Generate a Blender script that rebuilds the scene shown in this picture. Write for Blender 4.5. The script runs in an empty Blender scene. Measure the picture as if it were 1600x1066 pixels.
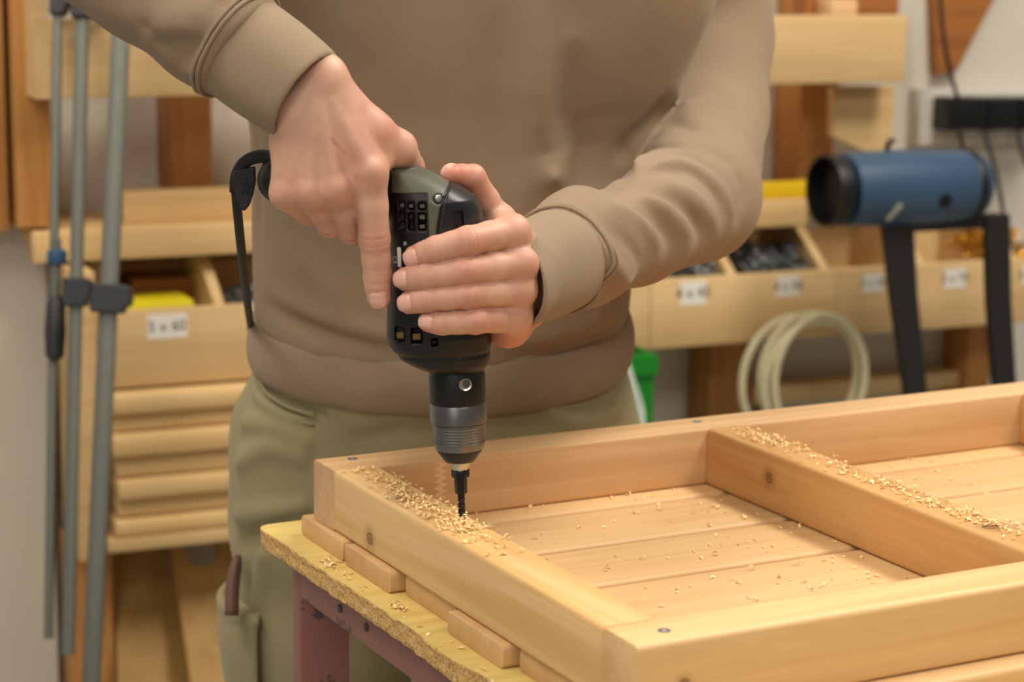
import bpy, bmesh, math, random
import numpy as np
from mathutils import Matrix, Vector

random.seed(7)
rng = np.random.default_rng(11)
scene = bpy.context.scene
COL = scene.collection

# ------------------------------------------------------------------ camera
F = 3350.0                      # focal length in pixels of a 1600 px wide frame
PIT, ROLL, CAMZ = .1911, -.013, 1.36
CAM = np.array([0, 0, CAMZ])
_fw = np.array([0, math.cos(PIT), -math.sin(PIT)])
_rt = np.array([1., 0, 0])
_up = np.array([0, math.sin(PIT), math.cos(PIT)])
RT = _rt * math.cos(ROLL) - _up * math.sin(ROLL)
UP = _rt * math.sin(ROLL) + _up * math.cos(ROLL)
FW = _fw
cam_data = bpy.data.cameras.new('camera')
cam_data.sensor_width = 36
cam_data.lens = F / 1600 * 36
cam_data.clip_start = .05
cam_data.dof.use_dof = True
cam_data.dof.focus_distance = 1.55
cam_data.dof.aperture_fstop = 6.5
cam = bpy.data.objects.new('camera', cam_data)
COL.objects.link(cam)
m = Matrix.Identity(4)
for i in range(3):
    m[i][0], m[i][1], m[i][2], m[i][3] = RT[i], UP[i], -FW[i], CAM[i]
cam.matrix_world = m
scene.camera = cam

# ------------------------------------------------------------------ light
world = bpy.data.worlds.new('world')
scene.world = world
world.use_nodes = True
bg = world.node_tree.nodes['Background']
bg.inputs[0].default_value = (1.0, .93, .84, 1)
bg.inputs[1].default_value = .20
def area_light(name, loc, size, energy, color=(1, .89, .72), target=None):
    l = bpy.data.lights.new(name, 'AREA')
    l.shape = 'RECTANGLE'; l.size, l.size_y = size
    l.energy = energy; l.color = color
    o = bpy.data.objects.new(name, l); COL.objects.link(o)
    o.location = loc
    if target is not None:
        o.rotation_euler = (Vector(target) - Vector(loc)).to_track_quat('-Z', 'Y').to_euler()
    return o
WARM = (1, .93, .82)
area_light('ceiling_panel_light', (1.2, 1.9, 2.85), (1.2, .5), 66, WARM, target=(.6, 1.8, .9))
area_light('ceiling_panel_light', (-1.1, .8, 2.85), (1.2, .5), 30, WARM, target=(-.5, 1.6, .9))
area_light('ceiling_panel_light', (1.0, -.6, 2.85), (1.2, .5), 26, WARM, target=(.6, 2.2, 1.0))
area_light('ceiling_panel_light', (-1.0, -1.3, 2.85), (1.2, .5), 24, WARM, target=(-.4, 2.4, 1.0))
area_light('ceiling_panel_light', (-.9, 2.0, 2.85), (1.2, .4), 18, WARM, target=(-.8, 2.6, .6))
area_light('front_fill_light', (-1.1, -2.0, 1.75), (1.6, 1.1), 14, (1, .97, .92), target=(-.2, 2.6, 1.1))  # added fill from behind the camera, brightens the torso and the dim back wall
vs = scene.view_settings
vs.view_transform = 'Standard'
vs.look = 'None'
vs.gamma = 1.0
vs.use_curve_mapping = False
vs.exposure = -.30

# ------------------------------------------------------------------ helpers: placing
def ray(x, y): return FW + RT * ((x - 800) / F) + UP * ((533 - y) / F)
def at(x, y, d): return CAM + d * ray(x, y)
def on_plane(x, y, p, n):
    r = ray(x, y); n = np.array(n, float)
    return CAM + r * (np.dot(np.array(p) - CAM, n) / np.dot(r, n))
def unit(v): v = np.array(v, float); return v / np.linalg.norm(v)

# ------------------------------------------------------------------ helpers: materials
def lin(c):
    return tuple((v / 12.92 if v <= .04045 else ((v + .055) / 1.055) ** 2.4) for v in (x / 255 for x in c)) + (1,)
def new_mat(name):
    mt = bpy.data.materials.new(name); mt.use_nodes = True
    nt = mt.node_tree
    return mt, nt, nt.nodes['Principled BSDF']
def N(nt, typ, **kw):
    n = nt.nodes.new(typ)
    for k, v in kw.items():
        if k.startswith('i_'): n.inputs[k[2:].replace('_', ' ')].default_value = v
        else: setattr(n, k, v)
    return n
def plain(name, c, rough=.5, metal=0, bump=0, bscale=200, spec=.5, var=.0, vscale=20, coat=0):
    mt, nt, b = new_mat(name)
    c = lin(c)
    b.inputs['Base Color'].default_value = c
    b.inputs['Roughness'].default_value = rough
    b.inputs['Metallic'].default_value = metal
    b.inputs['Specular IOR Level'].default_value = spec
    b.inputs['Coat Weight'].default_value = coat
    tc = N(nt, 'ShaderNodeTexCoord')
    if var:
        nz = N(nt, 'ShaderNodeTexNoise', i_Scale=vscale, i_Detail=4.0)
        nt.links.new(tc.outputs['Object'], nz.inputs['Vector'])
        mx = N(nt, 'ShaderNodeMix', data_type='RGBA')
        mx.inputs[6].default_value = tuple(v * (1 - var) for v in c[:3]) + (1,)
        mx.inputs[7].default_value = tuple(min(1, v * (1 + var)) for v in c[:3]) + (1,)
        nt.links.new(nz.outputs['Fac'], mx.inputs[0])
        nt.links.new(mx.outputs[2], b.inputs['Base Color'])
    if bump:
        nz = N(nt, 'ShaderNodeTexNoise', i_Scale=bscale, i_Detail=3.0)
        nt.links.new(tc.outputs['Object'], nz.inputs['Vector'])
        bp = N(nt, 'ShaderNodeBump', i_Strength=bump, i_Distance=.001)
        nt.links.new(nz.outputs['Fac'], bp.inputs['Height'])
        nt.links.new(bp.outputs['Normal'], b.inputs['Normal'])
    return mt
def wood(name, light, dark, knots=(), rough=.55, grain=1.0, ring=.5, seed=0.0, contrast=.5, axis='X'):
    """timber with the grain along the local X axis; knots: (x,y,z,radius)"""
    mt, nt, b = new_mat(name)
    L = nt.links.new
    tc = N(nt, 'ShaderNodeTexCoord')
    oi = N(nt, 'ShaderNodeObjectInfo')
    mp = N(nt, 'ShaderNodeMapping')
    st = {'X': (1.6, 30, 30), 'Y': (30, 1.6, 30), 'Z': (30, 30, 1.6)}[axis]
    mp.inputs['Scale'].default_value = tuple(v * grain for v in st)
    off = N(nt, 'ShaderNodeVectorMath', operation='SCALE')
    cx = N(nt, 'ShaderNodeCombineXYZ')
    for k in range(3): L(oi.outputs['Random'], cx.inputs[k])
    L(cx.outputs[0], off.inputs[0]); off.inputs['Scale'].default_value = 7.3
    ad = N(nt, 'ShaderNodeVectorMath', operation='ADD')
    L(tc.outputs['Object'], ad.inputs[0]); L(off.outputs[0], ad.inputs[1])
    L(ad.outputs[0], mp.inputs['Vector'])
    n1 = N(nt, 'ShaderNodeTexNoise', i_Scale=1.0 * 1.6, i_Detail=3.0, i_Distortion=.6)
    L(mp.outputs[0], n1.inputs['Vector'])
    mul = N(nt, 'ShaderNodeMath', operation='MULTIPLY'); mul.inputs[1].default_value = 9 * ring
    L(n1.outputs['Fac'], mul.inputs[0])
    fr = N(nt, 'ShaderNodeMath', operation='PINGPONG'); fr.inputs[1].default_value = 1
    L(mul.outputs[0], fr.inputs[0])
    n2 = N(nt, 'ShaderNodeTexNoise', i_Scale=9.0, i_Detail=5.0)
    L(mp.outputs[0], n2.inputs['Vector'])
    mixf = N(nt, 'ShaderNodeMath', operation='MULTIPLY_ADD')
    L(fr.outputs[0], mixf.inputs[0]); mixf.inputs[1].default_value = .55
    sc = N(nt, 'ShaderNodeMath', operation='MULTIPLY'); sc.inputs[1].default_value = .45
    L(n2.outputs['Fac'], sc.inputs[0]); L(sc.outputs[0], mixf.inputs[2])
    rp = N(nt, 'ShaderNodeValToRGB')
    rp.color_ramp.elements[0].position = .5 - .5 * contrast
    rp.color_ramp.elements[1].position = .5 + .5 * contrast
    rp.color_ramp.elements[0].color = lin(light)
    rp.color_ramp.elements[1].color = lin(dark)
    L(mixf.outputs[0], rp.inputs[0])
    col = rp.outputs[0]
    for (kx, ky, kz, kr) in knots:
        sb = N(nt, 'ShaderNodeVectorMath', operation='SUBTRACT'); sb.inputs[1].default_value = (kx, ky, kz)
        nzk = N(nt, 'ShaderNodeTexNoise', i_Scale=60.0)
        L(tc.outputs['Object'], nzk.inputs['Vector'])
        ms = N(nt, 'ShaderNodeVectorMath', operation='MULTIPLY_ADD')
        L(nzk.outputs['Color'], ms.inputs[0]); ms.inputs[1].default_value = (kr * .9,) * 3
        ms.inputs[2].default_value = (-kr * .45,) * 3
        L(tc.outputs['Object'], sb.inputs[0])
        a2 = N(nt, 'ShaderNodeVectorMath', operation='ADD'); L(sb.outputs[0], a2.inputs[0]); L(ms.outputs[0], a2.inputs[1])
        ln = N(nt, 'ShaderNodeVectorMath', operation='LENGTH'); L(a2.outputs[0], ln.inputs[0])
        dv = N(nt, 'ShaderNodeMath', operation='DIVIDE'); L(ln.outputs['Value'], dv.inputs[0]); dv.inputs[1].default_value = kr * 3
        kp = N(nt, 'ShaderNodeValToRGB')
        e = kp.color_ramp.elements
        e[0].position = .0; e[0].color = (.9, .9, .9, 1)
        e[1].position = 1.0; e[1].color = (0, 0, 0, 1)
        for pos, v in ((.2, .55), (.3, .95), (.38, .25), (.5, .35), (.58, .12), (.7, .2), (.8, .05)):
            q = e.new(pos); q.color = (v, v, v, 1)
        L(dv.outputs[0], kp.inputs[0])
        mx = N(nt, 'ShaderNodeMix', data_type='RGBA')
        L(kp.outputs[0], mx.inputs[0]); L(col, mx.inputs[6]); mx.inputs[7].default_value = lin((96, 62, 30))
        col = mx.outputs[2]
    # slight tone difference from board to board
    hs = N(nt, 'ShaderNodeHueSaturation')
    mr = N(nt, 'ShaderNodeMapRange'); L(oi.outputs['Random'], mr.inputs[0])
    mr.inputs[3].default_value = .93; mr.inputs[4].default_value = 1.05
    L(mr.outputs[0], hs.inputs['Value']); L(col, hs.inputs['Color'])
    L(hs.outputs[0], b.inputs['Base Color'])
    b.inputs['Roughness'].default_value = rough
    b.inputs['Specular IOR Level'].default_value = .35
    bp = N(nt, 'ShaderNodeBump', i_Strength=.12, i_Distance=.0006)
    L(n2.outputs['Fac'], bp.inputs['Height']); L(bp.outputs[0], b.inputs['Normal'])
    return mt

# ------------------------------------------------------------------ helpers: objects
def link(name, me, mat=None, parent=None, loc=None, rot=None, matrix=None):
    o = bpy.data.objects.new(name, me); COL.objects.link(o)
    if mat is not None and len(me.materials) == 0: me.materials.append(mat)
    if parent is not None: o.parent = parent
    if matrix is not None: o.matrix_local = matrix
    if loc is not None: o.location = loc
    if rot is not None: o.rotation_euler = rot
    return o
def empty(name, loc=(0, 0, 0), rz=0, parent=None):
    o = bpy.data.objects.new(name, None); COL.objects.link(o)
    o.empty_display_size = .05
    o.location = loc; o.rotation_euler = (0, 0, rz)
    if parent: o.parent = parent
    return o
def tag(o, label=None, cat=None, group=None, kind=None):
    if label: o['label'] = label
    if cat: o['category'] = cat
    if group: o['group'] = group
    if kind: o['kind'] = kind
    return o
def mesh_from(name, verts, faces, smooth=False):
    me = bpy.data.meshes.new(name)
    me.from_pydata([tuple(map(float, v)) for v in verts], [], faces)
    if smooth:
        me.polygons.foreach_set('use_smooth', [True] * len(me.polygons))
    me.update()
    return me
_cache = {}
def board_mesh(L, w, t, r=.003, seg=3, chamfer=.0006):
    """board: length along X (centred), width along Y, thickness along Z, long edges rounded"""
    key = (round(L, 4), round(w, 4), round(t, 4), round(r, 4), seg, chamfer)
    if key in _cache: return _cache[key]
    r = min(r, w * .49, t * .49)
    prof = []
    for cx, cy, a0 in ((w / 2 - r, t / 2 - r, 0), (-w / 2 + r, t / 2 - r, 90), (-w / 2 + r, -t / 2 + r, 180), (w / 2 - r, -t / 2 + r, 270)):
        for k in range(seg + 1):
            a = math.radians(a0 + 90 * k / seg)
            prof.append((cx + r * math.cos(a), cy + r * math.sin(a)))
    n = len(prof)
    V = []; FC = []
    fx = (w / 2 - chamfer) / (w / 2); fz = (t / 2 - chamfer) / (t / 2)
    for x, sy, sz in ((-L / 2, fx, fz), (-L / 2 + chamfer, 1, 1), (L / 2 - chamfer, 1, 1), (L / 2, fx, fz)):
        for (y, z) in prof: V.append((x, y * sy, z * sz))
    for j in range(3):
        for i in range(n):
            a, b_ = j * n + i, j * n + (i + 1) % n
            FC.append((a, a + n, b_ + n, b_)[::-1])
    FC.append(tuple(range(n))[::-1]); FC.append(tuple(range(3 * n, 4 * n)))
    me = mesh_from('board', V, FC)
    bm = bmesh.new(); bm.from_mesh(me); bmesh.ops.recalc_face_normals(bm, faces=bm.faces); bm.to_mesh(me); bm.free()
    sm = [len(p.vertices) == 4 for p in me.polygons]
    me.polygons.foreach_set('use_smooth', sm)
    # sharp flats stay crisp through a custom angle
    me.set_sharp_from_angle(angle=math.radians(40))
    _cache[key] = me
    return me
def board(name, L, w, t, mat, parent=None, loc=(0, 0, 0), rot=(0, 0, 0), r=.003, seg=3):
    me = board_mesh(L, w, t, r, seg)
    if len(me.materials) and me.materials[0] != mat:
        me = me.copy(); me.materials.clear()
    return link(name, me, mat, parent, loc, rot)
def tube_mesh(name, pts, rad, sides=10, closed=False, flat=1.0, cap=True):
    pts = [np.array(p, float) for p in pts]
    n = len(pts)
    rad = [rad] * n if np.isscalar(rad) else list(rad)
    tang = []
    for i in range(n):
        a = pts[(i - 1) % n] if (closed or i > 0) else pts[i]
        b_ = pts[(i + 1) % n] if (closed or i < n - 1) else pts[i]
        tang.append(unit(b_ - a))
    ref = np.array([0, 0, 1.]) if abs(tang[0][2]) < .9 else np.array([1., 0, 0])
    nrm = unit(np.cross(np.cross(tang[0], ref), tang[0]))
    V = []; FC = []
    for i in range(n):
        nrm = nrm - tang[i] * np.dot(nrm, tang[i]); nrm = unit(nrm)
        bn = np.cross(tang[i], nrm)
        for k in range(sides):
            a = 2 * math.pi * k / sides
            V.append(pts[i] + rad[i] * (math.cos(a) * nrm + flat * math.sin(a) * bn))
    for i in range(n if closed else n - 1):
        j = (i + 1) % n
        for k in range(sides):
            k2 = (k + 1) % sides
            FC.append((i * sides + k, i * sides + k2, j * sides + k2, j * sides + k))
    if cap and not closed:
        FC.append(tuple(range(sides))[::-1]); FC.append(tuple(range((n - 1) * sides, n * sides)))
    return mesh_from(name, V, FC, True)
def spline(P, n=8):
    P = [np.array(p, float) for p in P]
    Q = [2 * P[0] - P[1]] + P + [2 * P[-1] - P[-2]]
    out = []
    for i in range(1, len(Q) - 2):
        for k in range(n):
            t = k / n
            p0, p1, p2, p3 = Q[i - 1], Q[i], Q[i + 1], Q[i + 2]
            out.append(.5 * ((2 * p1) + (-p0 + p2) * t + (2 * p0 - 5 * p1 + 4 * p2 - p3) * t * t + (-p0 + 3 * p1 - 3 * p2 + p3) * t ** 3))
    out.append(P[-1])
    return out
def lathe_mesh(name, prof, seg=40, smooth=True, angle=35):
    """prof: (radius, z) from bottom to top"""
    V = []; FC = []
    n = len(prof)
    for r, z in prof:
        for k in range(seg):
            a = 2 * math.pi * k / seg
            V.append((r * math.cos(a), r * math.sin(a), z))
    for i in range(n - 1):
        for k in range(seg):
            k2 = (k + 1) % seg
            FC.append((i * seg + k, i * seg + k2, (i + 1) * seg + k2, (i + 1) * seg + k))
    FC.append(tuple(range(seg))[::-1]); FC.append(tuple(range((n - 1) * seg, n * seg)))
    me = mesh_from(name, V, FC, smooth)
    if smooth: me.set_sharp_from_angle(angle=math.radians(angle))
    return me
def prism_mesh(name, poly, t, bevel=0):
    """polygon in local XZ extruded along Y from 0 to t"""
    n = len(poly)
    V = [(x, 0, z) for x, z in poly] + [(x, t, z) for x, z in poly]
    FC = [tuple(range(n)), tuple(range(n, 2 * n))[::-1]]
    for i in range(n):
        j = (i + 1) % n
        FC.append((i, i + n, j + n, j))
    me = mesh_from(name, V, FC)
    bm = bmesh.new(); bm.from_mesh(me); bmesh.ops.recalc_face_normals(bm, faces=bm.faces)
    if bevel:
        bmesh.ops.bevel(bm, geom=list(bm.edges), offset=bevel, segments=2, affect='EDGES', profile=.5)
    bm.to_mesh(me); bm.free()
    return me

# ------------------------------------------------------------------ helpers: shapes as distance fields
def smin(a, b, k):
    h = np.maximum(k - np.abs(a - b), 0) / k
    return np.minimum(a, b) - h * h * k * .25
def smax(a, b, k): return -smin(-a, -b, k)
def cone(P, a, b, ra, rb):
    a = np.asarray(a, float); b = np.asarray(b, float)
    ab = b - a
    t = np.clip((P - a) @ ab / max(ab @ ab, 1e-12), 0, 1)
    return np.linalg.norm(P - a - t[:, None] * ab, axis=1) - (ra + (rb - ra) * t)
def ell(P, c, r, M=None):
    q = P - np.asarray(c)
    if M is not None: q = q @ np.asarray(M).T
    r = np.asarray(r)
    k0 = np.linalg.norm(q / r, axis=1); k1 = np.linalg.norm(q / (r * r), axis=1) + 1e-9
    return k0 * (k0 - 1) / k1
def box(P, c, hs, M=None, r=0):
    q = P - np.asarray(c)
    if M is not None: q = q @ np.asarray(M).T
    q = np.abs(q) - (np.asarray(hs) - r)
    return np.linalg.norm(np.maximum(q, 0), axis=1) + np.minimum(q.max(1), 0) - r
def polydist(P, pts):
    d = np.full(len(P), 9.)
    for a, b in zip(pts[:-1], pts[1:]):
        d = np.minimum(d, cone(P, a, b, 0, 0))
    return d
def sdf_arrays(fn, lo, hi, h, B=10, slack=1.4):
    lo = np.array(lo, float); hi = np.array(hi, float)
    nb = np.ceil((hi - lo) / h / B).astype(int)
    gi = np.stack(np.meshgrid(*[np.arange(k) for k in nb], indexing='ij'), -1).reshape(-1, 3)
    cen = lo + (gi * B + (B - 1) / 2) * h
    dc = fn(cen)
    G = np.empty((len(gi), B * B * B), np.float32)
    G[:] = np.where(dc < 0, -1, 1)[:, None]
    actv = np.where(np.abs(dc) < .5 * B * h * 1.74 * slack)[0]
    loc = np.stack(np.meshgrid(*[np.arange(B)] * 3, indexing='ij'), -1).reshape(-1, 3) * h
    for s in range(0, len(actv), 120):
        ids = actv[s:s + 120]
        P = (lo + gi[ids] * B * h)[:, None, :] + loc[None]
        G[ids] = fn(P.reshape(-1, 3)).reshape(len(ids), -1)
    g = G.reshape(nb[0], nb[1], nb[2], B, B, B).transpose(0, 3, 1, 4, 2, 5).reshape(nb * B)
    ins = g < 0
    c = np.zeros(np.array(g.shape) - 1, np.uint8)
    for ox in (0, 1):
        for oy in (0, 1):
            for oz in (0, 1):
                c += ins[ox:ox + c.shape[0], oy:oy + c.shape[1], oz:oz + c.shape[2]]
    act = (c > 0) & (c < 8)
    idx = np.argwhere(act)
    ids = np.full(c.shape, -1, np.int32); ids[act] = np.arange(len(idx))
    acc = np.zeros((len(idx), 3)); cnt = np.zeros(len(idx))
    cor = [(i, j, k) for i in (0, 1) for j in (0, 1) for k in (0, 1)]
    for a in cor:
        for ax_ in range(3):
            if a[ax_] == 1: continue
            b = list(a); b[ax_] = 1
            v0 = g[idx[:, 0] + a[0], idx[:, 1] + a[1], idx[:, 2] + a[2]]
            v1 = g[idx[:, 0] + b[0], idx[:, 1] + b[1], idx[:, 2] + b[2]]
            cr = (v0 < 0) != (v1 < 0)
            t = np.where(cr, v0 / np.where(cr, v0 - v1, 1), 0)
            p = np.array(a, float)[None].repeat(len(idx), 0); p[:, ax_] += t
            acc[cr] += p[cr]; cnt[cr] += 1
    V = lo + (idx + acc / cnt[:, None]) * h
    quads = []
    for ax_ in range(3):
        u, v = [k for k in range(3) if k != ax_]
        sl0 = [slice(1, -1)] * 3; sl1 = [slice(1, -1)] * 3
        sl0[ax_] = slice(0, -1); sl1[ax_] = slice(1, None)
        a = ins[tuple(sl0)]; b = ins[tuple(sl1)]
        e = np.argwhere(a != b)
        first = a[tuple(e.T)]
        e[:, u] += 1; e[:, v] += 1
        def cid(du, dv):
            q = e.copy(); q[:, u] -= du; q[:, v] -= dv
            return ids[q[:, 0], q[:, 1], q[:, 2]]
        q = np.stack([cid(1, 1), cid(0, 1), cid(0, 0), cid(1, 0)], 1)
        flip = ~first if ax_ != 1 else first
        q[flip] = q[flip][:, ::-1]
        quads.append(q)
    Q = np.concatenate(quads)
    Q = Q[(Q >= 0).all(1)]
    return V, Q
def mesh_arrays(name, V, Q, attrs=None):
    me = bpy.data.meshes.new(name)
    me.vertices.add(len(V)); me.vertices.foreach_set('co', V.astype(np.float32).ravel())
    me.loops.add(Q.size); me.loops.foreach_set('vertex_index', Q.astype(np.int32).ravel())
    me.polygons.add(len(Q))
    me.polygons.foreach_set('loop_start', np.arange(0, Q.size, 4, dtype=np.int32))
    me.polygons.foreach_set('use_smooth', np.ones(len(Q), bool))
    me.update(calc_edges=True); me.validate()
    for k, v in (attrs or {}).items():
        a = me.attributes.new(k, 'FLOAT', 'POINT'); a.data.foreach_set('value', v.astype(np.float32))
    return me
def sdf_mesh(name, fn, lo, hi, h, attrs=None):
    V, Q = sdf_arrays(fn, lo, hi, h)
    return mesh_arrays(name, V, Q, {k: f(V) for k, f in (attrs or {}).items()})
def trace(fn, x, y, d0=1.2, d1=2.6):
    """distance along the view depth at which a sight line meets a shape"""
    r = ray(x, y); ln = np.linalg.norm(r); d = d0
    for _ in range(120):
        v = fn((CAM + d * r)[None])[0]
        d += .7 * v / ln
        if abs(v) < 1e-4 or d > d1: break
    return CAM + min(d, d1) * r

# ------------------------------------------------------------------ materials
M = {}
M['pine'] = wood('pine', (224, 186, 134), (204, 158, 100), contrast=.9)
M['pine_slat'] = wood('pine_slat', (218, 180, 130), (204, 162, 110), contrast=.9)
M['pine_pink'] = wood('pine_pink', (218, 180, 134), (200, 156, 108), contrast=.9)
M['end_grain'] = wood('end_grain', (226, 186, 132), (204, 158, 104), contrast=.8, axis='Y', grain=2)
M['pale_plank'] = wood('pale_plank', (222, 190, 136), (204, 164, 106), contrast=.9)
M['ply'] = wood('ply', (216, 184, 134), (200, 164, 110), contrast=.9, grain=.7)
M['orange_post'] = wood('orange_post', (198, 142, 80), (172, 114, 56), contrast=.8, axis='Z')
M['hard_board'] = wood('hard_board', (176, 138, 76), (156, 118, 60), contrast=.9, axis='Z')
M['orange_board'] = wood('orange_board', (166, 106, 52), (140, 84, 38), contrast=.8)
M['steel_bar'] = plain('steel_bar', (112, 113, 104), .45, .6, var=.12, vscale=30)
M['black_plastic'] = plain('black_plastic', (17, 17, 18), .42, bump=.25, bscale=900, spec=.4)
M['black_rubber'] = plain('black_rubber', (17, 17, 18), .6, bump=.2, bscale=700)
M['black_gloss'] = plain('black_gloss', (15, 16, 19), .42, bump=.1, bscale=500)
M['olive'] = plain('olive', (86, 88, 72), .5, bump=.25, bscale=900, var=.1, vscale=60)
M['chuck_steel'] = plain('chuck_steel', (120, 120, 118), .33, .85, var=.1, vscale=40)
M['bright_steel'] = plain('bright_steel', (200, 198, 188), .3, .9)
M['brass'] = plain('brass', (130, 108, 60), .4, .8)
M['dark_steel'] = plain('dark_steel', (40, 40, 42), .35, .7)
M['screw_zinc'] = plain('screw_zinc', (120, 128, 142), .4, .6)
M['white_paper'] = plain('white_paper', (232, 226, 214), .8)
M['ink'] = plain('ink', (70, 66, 62), .8)
M['white_print'] = plain('white_print', (235, 232, 224), .6)
M['wall_paint'] = plain('wall_paint', (206, 198, 184), .85, bump=.15, bscale=60, var=.04, vscale=3)
M['cabinet_white'] = plain('cabinet_white', (206, 200, 188), .6, var=.03, vscale=4)
M['concrete'] = plain('concrete', (176, 172, 162), .8, bump=.2, bscale=80, var=.08, vscale=6)
M['yellow'] = plain('yellow', (226, 208, 26), .5)
M['level_yellow'] = plain('level_yellow', (222, 182, 18), .45)
M['green'] = plain('green', (10, 128, 30), .45)
M['blue_paint'] = plain('blue_paint', (50, 76, 102), .42, var=.25, vscale=14, bump=.2, bscale=90)
M['strap_black'] = plain('strap_black', (28, 27, 25), .55, bump=.3, bscale=400)
M['hose'] = plain('hose', (216, 206, 168), .4)
M['clamp_blue'] = plain('clamp_blue', (44, 84, 116), .5)
M['clamp_dark'] = plain('clamp_dark', (36, 37, 40), .5)
M['tool_brown'] = plain('tool_brown', (104, 76, 62), .6, var=.1)
M['leather'] = plain('leather', (70, 52, 40), .6, bump=.3, bscale=150)
M['sole'] = plain('sole', (30, 28, 26), .8)
M['hair'] = plain('hair', (70, 52, 36), .6, bump=.8, bscale=160)
def worn_paint():
    mt = plain('mauve_paint', (140, 92, 84), .5, bump=.3, bscale=120, var=.12, vscale=25)
    nt = mt.node_tree; L = nt.links.new; b = nt.nodes['Principled BSDF']
    old = b.inputs['Base Color'].links[0].from_socket
    tc = N(nt, 'ShaderNodeTexCoord'); nz = N(nt, 'ShaderNodeTexNoise', i_Scale=26.0, i_Detail=6.0, i_Roughness=.7); L(tc.outputs['Object'], nz.inputs['Vector'])
    rp = N(nt, 'ShaderNodeValToRGB'); rp.color_ramp.elements[0].position = .60; rp.color_ramp.elements[1].position = .63
    L(nz.outputs['Fac'], rp.inputs[0])
    mx = N(nt, 'ShaderNodeMix', data_type='RGBA'); L(rp.outputs[0], mx.inputs[0]); L(old, mx.inputs[6]); mx.inputs[7].default_value = lin((84, 66, 68))
    L(mx.outputs[2], b.inputs['Base Color'])
    return mt
M['mauve_paint'] = worn_paint()
def film():
    mt, nt, b = new_mat('clear_film')
    b.inputs['Base Color'].default_value = (.85, .88, .85, 1); b.inputs['Roughness'].default_value = .25
    b.inputs['Alpha'].default_value = .45
    return mt
M['film'] = film()
def chip_mat():
    mt, nt, b = new_mat('wood_shaving')
    g = N(nt, 'ShaderNodeNewGeometry')
    rp = N(nt, 'ShaderNodeValToRGB')
    rp.color_ramp.elements[0].color = lin((226, 186, 124)); rp.color_ramp.elements[1].color = lin((252, 224, 164))
    nt.links.new(g.outputs['Random Per Island'], rp.inputs[0]); nt.links.new(rp.outputs[0], b.inputs['Base Color'])
    b.inputs['Roughness'].default_value = .7
    return mt
M['chip'] = chip_mat()
def particle_board():
    mt, nt, b = new_mat('particle_board'); L = nt.links.new
    tc = N(nt, 'ShaderNodeTexCoord'); g = N(nt, 'ShaderNodeNewGeometry')
    # faded yellow laminate on top
    mp = N(nt, 'ShaderNodeMapping'); mp.inputs['Scale'].default_value = (6, 60, 6); L(tc.outputs['Object'], mp.inputs[0])
    n1 = N(nt, 'ShaderNodeTexNoise', i_Scale=1.5, i_Detail=5.0); L(mp.outputs[0], n1.inputs['Vector'])
    r1 = N(nt, 'ShaderNodeValToRGB'); r1.color_ramp.elements[0].color = lin((208, 180, 100)); r1.color_ramp.elements[1].color = lin((226, 200, 124))
    r1.color_ramp.elements[0].position = .3; r1.color_ramp.elements[1].position = .7
    L(n1.outputs['Fac'], r1.inputs[0])
    # pressed chips on the broken edge
    vo = N(nt, 'ShaderNodeTexVoronoi', i_Scale=800.0); L(tc.outputs['Object'], vo.inputs['Vector'])
    r2 = N(nt, 'ShaderNodeValToRGB'); e = r2.color_ramp.elements
    e[0].color = lin((150, 110, 60)); e[1].color = lin((220, 182, 116))
    q = e.new(.25); q.color = lin((190, 146, 84)); q = e.new(.5); q.color = lin((208, 166, 100))
    sp = N(nt, 'ShaderNodeSeparateColor'); L(vo.outputs['Color'], sp.inputs[0]); L(sp.outputs[0], r2.inputs[0])
    sx = N(nt, 'ShaderNodeSeparateXYZ'); L(g.outputs['True Normal'], sx.inputs[0])
    gt = N(nt, 'ShaderNodeMath', operation='GREATER_THAN'); gt.inputs[1].default_value = .75; L(sx.outputs[2], gt.inputs[0])
    mx = N(nt, 'ShaderNodeMix', data_type='RGBA'); L(gt.outputs[0], mx.inputs[0]); L(r2.outputs[0], mx.inputs[6]); L(r1.outputs[0], mx.inputs[7])
    L(mx.outputs[2], b.inputs['Base Color'])
    b.inputs['Roughness'].default_value = .6
    bp = N(nt, 'ShaderNodeBump', i_Strength=.5, i_Distance=.001)
    iv = N(nt, 'ShaderNodeMath', operation='MULTIPLY'); sb = N(nt, 'ShaderNodeMath', operation='SUBTRACT'); sb.inputs[0].default_value = 1.0
    L(gt.outputs[0], sb.inputs[1]); L(sb.outputs[0], iv.inputs[0]); L(sp.outputs[0], iv.inputs[1])
    L(iv.outputs[0], bp.inputs['Height']); L(bp.outputs[0], b.inputs['Normal'])
    return mt
M['particle_board'] = particle_board()
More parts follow.
